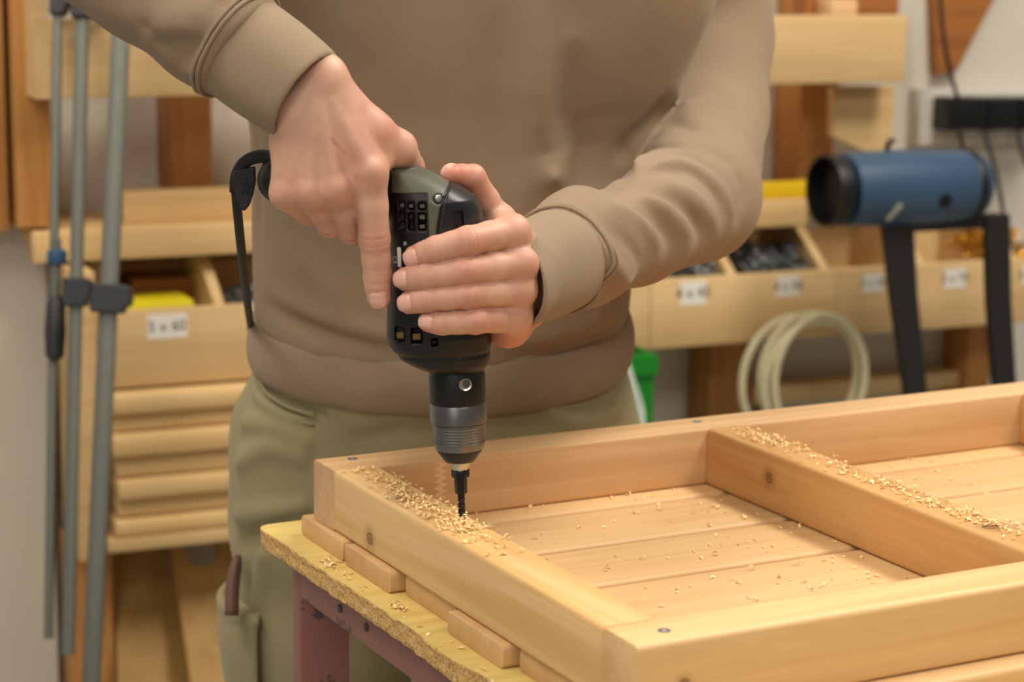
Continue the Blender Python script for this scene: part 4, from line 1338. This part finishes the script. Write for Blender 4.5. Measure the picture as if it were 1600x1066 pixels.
# ---- upper shelf with its deep front board
us = rack('wall_shelf', 690, 120, -.2, 0.0)
tag(us, 'pale plywood wall shelf with a deep front board on orange posts', 'shelf')
sL, zT_ = shelf_pt(75, 28, 0); sR, zB_ = shelf_pt(1413, 132, 0)
zTop = (shelf_pt(200, 28, 0)[1] + shelf_pt(1300, 26, 0)[1]) / 2; zBot = (shelf_pt(200, 148, 0)[1] + shelf_pt(1300, 134, 0)[1]) / 2
def sbox(name, s0, s1, off, depth, z0, z1, mat, parent, r=.002):
    c = shelf_world((s0 + s1) / 2, off - depth / 2, (z0 + z1) / 2)
    me = board_mesh(s1 - s0, depth, z1 - z0, r, 2)
    if len(me.materials) and me.materials[0] != mat: me = me.copy(); me.materials.clear()
    o = link(name, me, mat, parent)
    if parent is not None: o.location = rack_local(parent, c)
    else: o.location = c; o.rotation_euler = (0, 0, PSI)
    return o
sbox('front_board', sL, sR, 0, .021, zBot, zTop, M['ply'], us)
sbox('shelf_board', sL + .02, sR - .02, -.022, .09, zBot + .02, zBot + .038, M['ply'], us)
cross_prism('end_panel', sL - .009, .018, [(0, zBot), (0, zTop + .06), (-.134, zTop + .06), (-.134, zBot)], M['ply'], us)
for xa, xb, yt, yb_ in ((22, 80, -200, 356), (268, 331, -200, 300), (1250, 1306, -200, 300)):
    of = -.06 if xa < 30 else -.14; dpt = .074 if xa < 30 else .079
    s0, _ = shelf_pt(xa, 200, of); s1, _ = shelf_pt(xb, 200, of)
    sbox('post', s0, s1, of, dpt, shelf_pt((xa + xb) / 2, yb_, of)[1], 1.9, M['orange_post'], us)
# gusset board under the right end
gs = [shelf_pt(1303, 136, -.06), shelf_pt(1398, 134, -.06), shelf_pt(1393, 257, -.06), shelf_pt(1303, 214, -.06)]
gl = [rack_local(us, shelf_world(s, -.06, z)) for s, z in gs]
link('gusset', prism_mesh('gusset', [(p[0], p[2]) for p in gl], .018, .001), M['ply'], us, (0, gl[0][1], 0))

# ---- bin rack
br = rack('bin_rack', 690, 500, 0, 0.0)
tag(br, 'long row of open plywood fastener bins with white paper labels', 'bin rack')
zb1 = np.mean([shelf_pt(300, 486, 0)[1], shelf_pt(1100, 432, 0)[1], shelf_pt(1500, 408, 0)[1]])
zb0 = np.mean([shelf_pt(300, 597, 0)[1], shelf_pt(1100, 541, 0)[1], shelf_pt(1500, 512, 0)[1]])
xs = [150, 585, 1015, 1306, 1640]
for a, b in zip(xs[:-1], xs[1:]):
    sbox('front_board', shelf_pt(a, 520, 0)[0] + .0006, shelf_pt(b, 520, 0)[0] - .0006, 0, .016, zb0, zb1, M['ply'], br)
sbox('bin_floor', shelf_pt(150, 520, 0)[0], shelf_pt(1640, 520, 0)[0], -.0165, .185, zb0 + .002, zb0 + .014, M['ply'], br)
sbox('bin_back', shelf_pt(150, 520, 0)[0], shelf_pt(1640, 520, 0)[0], -.203, .012, zb0 + .002, zb1 + .03, M['ply'], br)
for xd in (186, 349, 560, 760, 930, 1019, 1152, 1297, 1447, 1590):
    s = shelf_pt(xd, 470, 0)[0]
    cross_prism('divider', s, .014, [(-.0165, zb0 + .014), (-.0165, zb1 - .002), (-.135, zb1 + .08), (-.20, zb1 + .08), (-.20, zb0 + .014)], M['ply'], br)
def label(x, y, w, h, txt):
    s, z = shelf_pt(x, y, 0)
    lw, lh = w * .00088, h * .00088
    o = link('paper_label', board_mesh(lw, .0006, lh, .0002, 1), M['white_paper'], br, rack_local(br, shelf_world(s, .0004, z)))
    me = text_mesh(txt, lh * .62)
    t = link('lettering', me, M['ink'], o, (0, -.0006, 0), (math.pi / 2, 0, 0))
label(261, 510, 60, 36, '5 x 60'); label(1083, 458, 48, 40, '4 x 45'); label(1231, 447, 43, 34, '4 x 50'); label(1364, 442, 40, 30, '5 x 50'); label(1492, 435, 44, 34, '5 x 70'); label(1612, 428, 40, 34, '6 x 80')
for xa, xb in ((1110, 1172), (1511, 1546)):
    s0, _ = shelf_pt(xa, 600, -.14); s1, _ = shelf_pt(xb, 600, -.14)
    sbox('post', s0, s1, -.14, .07, .003, zb0, M['orange_post'], br)
for xa, xb, y0 in ((112, 176, 850), (560, 620, 850)):
    s0, _ = shelf_pt(xa, 900, -.06); s1, _ = shelf_pt(xb, 900, -.06)
    sbox('post', s0, s1, -.06, .07, .003, shelf_pt(140, y0 - 4, -.06)[1], M['orange_post'], br)
# rail that carries the loose planks, and the pale upright at its end
zpl = shelf_pt(300, 829, .02)[1]
sA, sB = shelf_pt(166, 800, .02)[0], shelf_pt(640, 760, .02)[0]
sbox('plank_rest', sA, sB, .03, .26, zpl - .017, zpl, M['ply'], br)
s0, _ = shelf_pt(118, 600, .012); s1, _ = shelf_pt(152, 600, .012)
sbox('upright', s0, s1, .012, .10, zpl - .03, zb1 + .055, M['pale_plank'], br)
# ---- shelf beam between bins and upper shelf
ms = rack('shelf_beam', 600, 380, -.05)
tag(ms, 'rough timber shelf running above the fastener bins', 'shelf')
z1 = np.mean([shelf_pt(225, 352, -.05)[1], shelf_pt(1200, 317, -.05)[1]]); z0 = np.mean([shelf_pt(225, 410, -.05)[1], shelf_pt(1200, 350, -.05)[1]])
sbox('beam', shelf_pt(52, 380, -.05)[0], shelf_pt(1262, 330, -.05)[0], -.05, .04, z0, z1, M['pale_plank'], ms)
sbox('shelf_board', shelf_pt(52, 380, -.05)[0], shelf_pt(1262, 330, -.05)[0], -.091, .125, z1 - .02, z1, M['pale_plank'], ms)
o = bgbox('plank', 192, 298, 560, 331, -.10, .03, M['pale_plank']); tag(o, 'pale plank lying on edge on the timber shelf behind the clamps', 'plank')
o.location.z += z1 - (o.location.z - (shelf_pt(192, 298, -.10)[1] - shelf_pt(560, 331, -.10)[1]) / 2) + .0002
zz0 = shelf_pt(192, 298, -.10)[1]
o = sbox('spirit_level', shelf_pt(1120, 300, -.06)[0], shelf_pt(1283, 300, -.06)[0], -.06, .025, z1 + .0004, z1 + .024, M['level_yellow'], None); tag(o, 'yellow spirit level lying on the timber shelf beside the elbow', 'level')
# ---- loose planks
rows = [(607, 638), (639, 667), (668, 703), (704, 738), (739, 770), (771, 800), (801, 828)]
nm_ = ['topmost', 'second', 'third', 'fourth', 'fifth', 'sixth', 'lowest']
ztot = zb0 - .003 - zpl
zc = zb0 - .004
ks = np.array([b - a for a, b in rows], float); ks = ks / ks.sum() * ztot
for i, (a, b) in enumerate(rows):
    h = ks[i] - .0008
    s0 = shelf_pt(176, 700, .02)[0] + random.uniform(-.003, .006)
    o = sbox('plank', s0, shelf_pt(625, 700, .02)[0] + random.uniform(-.02, .02), .02 + (.008 if i in (0, 2, 4, 6) else -.004), .10, zc - h, zc, M['pale_plank'], None, r=.007)
    tag(o, '%s of the loose pine planks stacked below the labelled bins' % nm_[i], 'plank', 'pine planks stacked under the bins')
    zc -= ks[i]
# ---- what lies in the bins
o = sbox('yellow_box', shelf_pt(196, 470, -.03)[0], shelf_pt(303, 470, -.03)[0], -.03, .085, zb0 + .0145, zb1 + .004, M['yellow'], None); tag(o, 'bright yellow carton in the bin behind the paper label at left', 'carton')
o = sbox('wood_block', shelf_pt(196, 450, -.16)[0], shelf_pt(290, 450, -.16)[0], -.12, .07, zb0 + .0145, zb1 + .02, M['orange_board'], None); tag(o, 'orange brown wood block behind the yellow carton', 'block')
def screws(name, x0, x1, mat, lab, n=170, top=.02):
    V = []; FC = []
    for _ in range(n):
        s = random.uniform(shelf_pt(x0, 430, -.05)[0], shelf_pt(x1, 430, -.05)[0]); of = random.uniform(-.14, -.03)
        hgt = zb1 - .03 + (top + .03) * (1 - (of + .10) ** 2 / .008) * random.uniform(.6, 1)
        a = Vector((random.gauss(0, 1), random.gauss(0, 1), random.gauss(0, .5))).normalized()
        u = a.orthogonal().normalized(); v = a.cross(u); c = Vector(shelf_world(s, of, hgt)); b0 = len(V)
        for (t, r) in ((-.020, .0012), (.014, .0022), (.015, .0046), (.018, .0046)):
            for k in range(6):
                q = k * math.pi / 3; V.append(c + a * t + u * (r * math.cos(q)) + v * (r * math.sin(q)))
        for j in range(3):
            for k in range(6):
                k2 = (k + 1) % 6; FC.append((b0 + j * 6 + k, b0 + j * 6 + k2, b0 + j * 6 + 6 + k2, b0 + j * 6 + 6 + k))
        FC.append(tuple(b0 + 18 + k for k in range(6)))
    o = link(name, mesh_from(name, V, FC), mat); tag(o, lab, 'screws', kind='stuff')
grey_screw = plain('grey_screw', (120, 124, 122), .4, .7)
gold_screw = plain('gold_screw', (206, 150, 50), .32, .9)
screws('screw_pile', 1165, 1280, grey_screw, 'heaped grey screws in the open bin left of the blue machine')
screws('screw_pile', 1030, 1140, grey_screw, 'grey screws in the bin beside the sweatshirt elbow', 150, .012)
screws('screw_pile', 360, 430, grey_screw, 'grey screws in the bin beside the yellow carton', 80, .0)
screws('screw_pile', 1540, 1600, gold_screw, 'golden screws in the bin at the right edge', 110, .03)
# ---- leaning sheets under the planks
def lean_sheet(name, x0, x1, xb0, xb1, ytop, off, mat, lab, hole=None):
    zt = shelf_pt((x0 + x1) / 2, ytop, off)[1]
    a0 = shelf_pt(x0, ytop, off)[0]; a1 = shelf_pt(x1, ytop, off)[0]
    ob = off + .10
    zlow = shelf_pt(200, 1060, ob)[1]
    k = zt / (zt - zlow)
    b0 = a0 + (shelf_pt(xb0, 1060, ob)[0] - a0) * k; b1 = a1 + (shelf_pt(xb1, 1060, ob)[0] - a1) * k
    base = shelf_world((b0 + b1) / 2, off + .10 * k, .002)
    e = empty(name, base, PSI)
    def Lp(s, of, z): v = shelf_world(s, of, z) - base; return np.array([v @ SD, -(v @ SN), v[2]])
    P4 = [Lp(a0, off, zt), Lp(a1, off, zt), Lp(b1, off + .10 * k, .002), Lp(b0, off + .10 * k, .002)]
    n = 40
    def edge_pts():
        out = []
        for i in range(4):
            A, B_ = P4[i], P4[(i + 1) % 4]
            for j in range(n // 4): out.append(A + (B_ - A) * (j / (n // 4)))
        return out
    E_ = edge_pts(); nrm = unit(np.cross(P4[1] - P4[0], P4[3] - P4[0])); th = .018
    if nrm[1] < 0: nrm = -nrm
    V = []; FC = []
    if hole is not None:
        hs, hz, hr = hole
        hs_l = Lp(shelf_pt(hs, hz, off)[0], off, shelf_pt(hs, hz, off)[1])
        u = unit(P4[1] - P4[0]); v = np.cross(nrm, u)
        c = hs_l - nrm * ((hs_l - P4[0]) @ nrm)
        ang = [math.atan2((p - c) @ v, (p - c) @ u) for p in E_]
        H = [c + hr * (math.cos(a) * u + math.sin(a) * v) for a in ang]
        V = E_ + H + [p + nrm * th for p in E_] + [p + nrm * th for p in H]
        for i in range(n):
            j = (i + 1) % n
            FC += [(i, j, n + j, n + i), (2 * n + i, 3 * n + i, 3 * n + j, 2 * n + j), (i, 2 * n + i, 2 * n + j, j), (n + i, n + j, 3 * n + j, 3 * n + i)]
    else:
        V = E_ + [p + nrm * th for p in E_]
        FC = [tuple(range(n)), tuple(range(n, 2 * n))[::-1]] + [(i, n + i, n + (i + 1) % n, (i + 1) % n) for i in range(n)]
    me = mesh_from(name, V, FC)
    bm = bmesh.new(); bm.from_mesh(me); bmesh.ops.recalc_face_normals(bm, faces=bm.faces); bm.to_mesh(me); bm.free()
    bpy.data.objects.remove(e)
    o = link(name, me, mat, loc=base, rot=(0, 0, PSI)); tag(o, lab, 'board')
    return o
lean_sheet('leaning_board', 172, 285, 186, 300, 848, -.13, M['hard_board'], 'brown board leaning under the shelf next to the clamps')
lean_sheet('leaning_board', 266, 470, 296, 500, 836, -.09, M['hard_board'], 'lighter board with a round hole leaning under the planks', hole=(311, 860, .026))

# ---- bar clamps hung in front
def clamp(name, xt, yt, xb_, yb_, w, d, lab, jaw_y=None, blue=False, off2=0):
    A, B_ = at(xt, yt, d), at(xb_, yb_, d - .02)
    e = empty(name, B_); tag(e, lab, 'clamp', 'bar clamps hung at the left end of the shelf')
    wd = w * d / F
    ax_ = unit(A - B_); side = unit(RT - ax_ * (RT @ ax_)); dep = np.cross(ax_, side)
    Mx = Matrix([[side[i], dep[i], ax_[i]] for i in range(3)]).to_4x4()
    Ln = np.linalg.norm(A - B_)
    e.rotation_euler = Mx.to_euler()
    me = board_mesh(Ln, wd, .009, .0012, 2); 
    link('bar', me, M['steel_bar'], e, (0, 0, Ln / 2)).rotation_euler = Matrix(((0, 1, 0), (0, 0, 1), (1, 0, 0))).to_euler()
    link('fixed_jaw', prism_mesh('fixed_jaw', [(-wd * .8, Ln - .05), (wd * .8, Ln - .05), (wd * 2.6, Ln - .012), (wd * 2.8, Ln + .02), (-wd * .8, Ln + .02)], .026, .002), M['clamp_dark'], e, (0, -.013, 0))
    link('hang_hook', tube_mesh('hang_hook', [(0, -.02, Ln - .02), (0, .10, Ln - .015)], .004, 10), M['steel_bar'], e)
    if jaw_y is not None:
        f = (yb_ - jaw_y) / (yb_ - yt); z = Ln * f
        j = link('sliding_jaw', prism_mesh('sliding_jaw', [(-wd * .9, z - .02), (wd * .9, z - .02), (wd * 1.0, z - .012), (wd * 1.3, z - .010), (wd * 1.3, z + .010), (wd * .9, z + .014), (-wd * .9, z + .014)], .028, .002), M['clamp_dark'], e, (0, -.016, 0))
        if blue:
            link('screw_spindle', lathe_mesh('screw_spindle', [(.005, -.07), (.005, .06)], 14), M['steel_bar'], j, (-wd * 1.5, .012, z))
            link('handle', lathe_mesh('handle', [(.006, -.085), (.011, -.08), (.013, -.05), (.011, -.015), (.007, -.008)], 18), M['clamp_dark'], j, (-wd * 1.5, .012, z))
            link('handle_cap', lathe_mesh('handle_cap', [(.010, .03), (.012, .033), (.012, .045), (.008, .048)], 18), M['clamp_blue'], j, (-wd * 1.5, .012, z))
    return e
clamp('bar_clamp', 91, -40, 76, 998, 13, 2.59, 'thin long bar clamp hanging nearest the white wall')
clamp('bar_clamp', 130, -36, 106, 1024, 20, 2.58, 'middle bar clamp with a dark blue screw handle', 455, True)
clamp('bar_clamp', 194, -60, 141, 1100, 28, 2.54, 'widest steel bar clamp with a dark sliding jaw', 465)

# ---- post at the left edge
po = sbox('timber_post', shelf_pt(-60, 200, -.08)[0], shelf_pt(10, 200, -.08)[0], -.08, .054, shelf_pt(0, 362, -.08)[1], 2.2, M['orange_post'], None); tag(po, 'orange timber post fixed to the white wall at the left edge', 'post')

# ---- right side clutter
o = sbox('wood_offcut', shelf_pt(1256, 10, -.08)[0], shelf_pt(1402, 10, -.08)[0], -.076, .034, zBot + .0385, zTop + .08, M['orange_board'], None); tag(o, 'brown timber offcut standing in the upper shelf at right', 'offcut')
o = sbox('pale_offcut', shelf_pt(1300, 12, -.03)[0], shelf_pt(1340, 12, -.03)[0], -.03, .045, zBot + .0385, zTop + .022, M['pine_pink'], None, .006); tag(o, 'small pinkish wood piece poking above the upper shelf front', 'offcut')
tri = [shelf_pt(x, y, -.19) for x, y in ((1462, -70), (1592, -70), (1498, 112), (1468, 118))]
tb_ = shelf_world(tri[3][0], -.335, tri[3][1])
o = link('wood_bracket', prism_mesh('wood_bracket', [(s - tri[3][0], z - tri[3][1]) for s, z in tri], .022, .001), M['orange_board'], loc=shelf_world(tri[3][0], -.196, tri[3][1]), rot=(0, 0, PSI))
tag(o, 'orange brown tapering wood bracket on the wall above the plugs', 'bracket')
ps = rack('power_strip', 1530, 180, -.215); tag(ps, 'white power strip with black plugs on the wall at right', 'power strip')
bgbox('strip_body', 1440, 140, 1640, 222, -.185, .034, M['cabinet_white'], ps, .004)
plugx = [(1487, 1542), (1548, 1592), (1599, 1640)]
for a, b in plugx:
    pl = bgbox('plug', a, 154, b, 204, -.135, .05, M['black_plastic'], ps, .006)
def cable(pts, r=.0035):
    off = [p[2] for p in pts]
    q = [shelf_world(*(lambda t: (t[0], p[2], t[1]))(shelf_pt(p[0], p[1], p[2]))) for p in pts]
    q = [np.array(rack_local(ps, w)) for w in q]
    link('cable', tube_mesh('cable', spline(q, 6), r, 8), M['black_rubber'], ps)
cable([(1466, -60, -0.130), (1472, 40, -0.130), (1484, 110, -0.130), (1500, 165, -0.140)])
cable([(1497, 200, -0.140), (1512, 260, -0.130), (1530, 330, -0.110), (1545, 420, -0.090)])
cable([(1536, 200, -0.140), (1556, 270, -0.110), (1568, 340, -0.090), (1572, 410, -0.070)])
cable([(1588, 200, -0.140), (1606, 260, -0.110), (1640, 300, -0.090)])
o = sbox('white_box', shelf_pt(1304, 240, -.13)[0], shelf_pt(1382, 240, -.13)[0], -.13, .07, zb1 + .083, shelf_pt(1340, 214, -.13)[1], M['white_paper'], None)
tag(o, 'white paper box standing behind the blue machine', 'box')
# blue machine on two black legs
bm_ = rack('blue_machine', 1410, 292, .16, 0.0); tag(bm_, 'blue barrel shaped machine on black legs in front of the bins', 'machine')
bs, bz = shelf_pt(1412, 293, .16)
bl = rack_local(bm_, shelf_world(bs, .16, bz))
Rm = .0520; Hm = .128
def along(o): o.rotation_euler = (0, math.pi / 2, 0); return o
prof = [(.0475, -Hm + .03), (.0497, -Hm + .031), (.052, -.06), (.0528, 0), (.0520, .05), (.0490, .088), (.0485, .098)]
along(link('barrel', lathe_mesh('barrel', prof, 40), M['blue_paint'], bm_, bl))
along(link('open_end', lathe_mesh('open_end', [(.001, -Hm + .025), (.044, -Hm + .024), (.045, -Hm), (.0485, -Hm), (.0495, -Hm + .006), (.0490, -Hm + .02)], 40), M['black_plastic'], bm_, bl))
along(link('end_band', lathe_mesh('end_band', [(.0490, .096), (.0500, .098), (.0500, .106), (.0470, .110)], 40), M['black_plastic'], bm_, bl))
along(link('end_dome', lathe_mesh('end_dome', [(.0470, .108), (.0450, .118), (.036, .126), (.02, .130)], 40), M['blue_paint'], bm_, bl))
link('top_hook', tube_mesh('top_hook', spline([(bl[0] - .03, bl[1], bl[2] + .05), (bl[0] - .028, bl[1], bl[2] + .062), (bl[0] - .02, bl[1], bl[2] + .066)], 5), .004, 8), M['black_plastic'], bm_)
link('latch', board_mesh(.008, .004, .03, .001, 2), M['bright_steel'], bm_, (bl[0] - .045, bl[1] - .047, bl[2] - .026), (.5, .5, 0))
link('badge', lathe_mesh('badge', [(.010, -.001), (.010, .001)], 20), M['dark_steel'], bm_, (bl[0] + .035, bl[1] - .0505, bl[2] - .014), (math.pi / 2 + .25, 0, 0))
for (xt, xm_, xb_, w0, w1) in ((1400, 1412, 1428, .048, .034), (1556, 1562, 1568, .040, .036)):
    s_t, z_t = shelf_pt(xt, 335, .17); s_b, z_b = shelf_pt(xb_, 600, .17)
    k = (z_t - .004) / (z_t - z_b); s_f = s_t + (s_b - s_t) * k
    pts = [(s_t - bs, z_t), (s_t + (s_b - s_t) * .5 - bs - .003, (z_t + z_b) / 2), (s_b - bs, z_b), (s_f - bs, .004)]
    Vv = []
    ww = [w0, (w0 + w1) / 2, w1, w1]
    for (s, z), w in zip(pts, ww):
        for sy in (-.006, .006):
            for sx_ in (-w / 2, w / 2): Vv.append((bl[0] + s + sx_, bl[1] - .01 + sy, z))
    FC = []
    for i in range(3):
        a = 4 * i; b = a + 4
        FC += [(a, a + 1, b + 1, b), (a + 2, b + 2, b + 3, a + 3), (a, b, b + 2, a + 2), (a + 1, a + 3, b + 3, b + 1)]
    FC += [(0, 2, 3, 1), (12, 13, 15, 14)]
    me = mesh_from('leg', Vv, FC); bmx = bmesh.new(); bmx.from_mesh(me); bmesh.ops.recalc_face_normals(bmx, faces=bmx.faces); bmx.to_mesh(me); bmx.free()
    link('leg', me, M['strap_black'], bm_)
link('cross_bar', board_mesh(.19, .02, .02, .003, 2), M['strap_black'], bm_, (bl[0] + .065, bl[1] - .0, bl[2] - .052))
# cream hose coil hung on the bins
hc_s, hc_z = shelf_pt(1265, 590, .03)
hose_pts = []
turns = 3.6; NP = 150
for i in range(NP):
    t = i / (NP - 1); a = math.pi / 2 + t * turns * 2 * math.pi
    r = .085 + .006 * math.sin(t * 9)
    cx_ = hc_s + (-.018, .016, .004, .022, -.01)[min(4, int(t * turns))] * 1.0 * (.5 + .5 * math.sin(a * .5 + t * 3))
    hose_pts.append(shelf_world(cx_ + r * .98 * math.cos(a), .014 + .010 * t * turns, hc_z - .005 + r * 1.1 * math.sin(a)))
hb_ = np.array(hose_pts).mean(0)
o = link('hose_coil', tube_mesh('hose_coil', [p - hb_ for p in hose_pts], .0058, 12), M['hose'], loc=hb_); tag(o, 'coil of cream plastic hose hanging on the front of the bins', 'hose')
# lower shelf, green bin with a clear bag
ls = rack('low_shelf', 1300, 610, -.01); tag(ls, 'pale low shelf board below the bins behind the hose', 'shelf')
zl1 = shelf_pt(1300, 597, -.165)[1]
sbox('shelf_board', shelf_pt(1178, 610, -.165)[0], shelf_pt(1500, 600, -.165)[0], -.165, .05, zl1 - .026, zl1, M['ply'], ls)
for sx_ in (1215, 1450):
    cross_prism('bracket', shelf_pt(sx_, 610, -.165)[0], .02, [(-.168, zl1 - .0265), (-.215, zl1 - .0265), (-.215, zl1 - .09)], M['ply'], ls)
gx0, gx1 = shelf_pt(930, 600, .15)[0], shelf_pt(1029, 600, .15)[0]
gzt = shelf_pt(1000, 557, .15)[1]
gb = rack('waste_bin', 980, 600, .15, 0.0); tag(gb, 'green plastic waste bin behind the person beside the bench', 'bin')
gc = rack_local(gb, shelf_world((gx0 + gx1) / 2, .15 - .10, 0))
def bin_mesh(hx, hy, z1_, th=.004):
    V = []; FC = []
    for (sx_, z) in ((.86, .0), (1.0, z1_ - .03), (1.06, z1_ - .03), (1.06, z1_), (1 - th / hx, z1_), (.86, .02)):
        for x, y in ((-1, -1), (1, -1), (1, 1), (-1, 1)): V.append((gc[0] + x * hx * sx_, gc[1] + y * hy * sx_, z))
    for j in range(5):
        for k in range(4):
            k2 = (k + 1) % 4; FC.append((4 * j + k, 4 * j + k2, 4 * j + 4 + k2, 4 * j + 4 + k))
    FC += [(3, 2, 1, 0), (20, 21, 22, 23)]
    me = mesh_from('bin_body', V, FC); bmx = bmesh.new(); bmx.from_mesh(me); bmesh.ops.recalc_face_normals(bmx, faces=bmx.faces); bmesh.ops.bevel(bmx, geom=list(bmx.edges), offset=.003, segments=2, affect='EDGES'); bmx.to_mesh(me); bmx.free()
    return me
link('bin_body', bin_mesh((gx1 - gx0) / 2, .09, gzt), M['green'], gb)
# clear bag hanging over the rim
fs0, fs1 = shelf_pt(950, 600, .165)[0], shelf_pt(1000, 600, .165)[0]
Vf = []; nx, nz_ = 14, 16
for j in range(nz_):
    for i in range(nx):
        s = fs0 + (fs1 - fs0) * i / (nx - 1) * (.75 + .35 * j / (nz_ - 1)); z = gzt - .005 - .11 * j / (nz_ - 1)
        Vf.append(np.array(rack_local(gb, shelf_world(s, .165 + .006 * math.sin(i * 1.3 + j * .5) + .002 * j, z))))
Vf2 = [v + np.array([0, .0012, 0]) for v in Vf]
FCf = []
nn_ = nx * nz_
for j in range(nz_ - 1):
    for i in range(nx - 1):
        a = j * nx + i; q = (a, a + 1, a + nx + 1, a + nx); FCf.append(q); FCf.append(tuple(v + nn_ for v in q)[::-1])
link('bag', mesh_from('bag', Vf + Vf2, FCf, True), M['film'], gb)
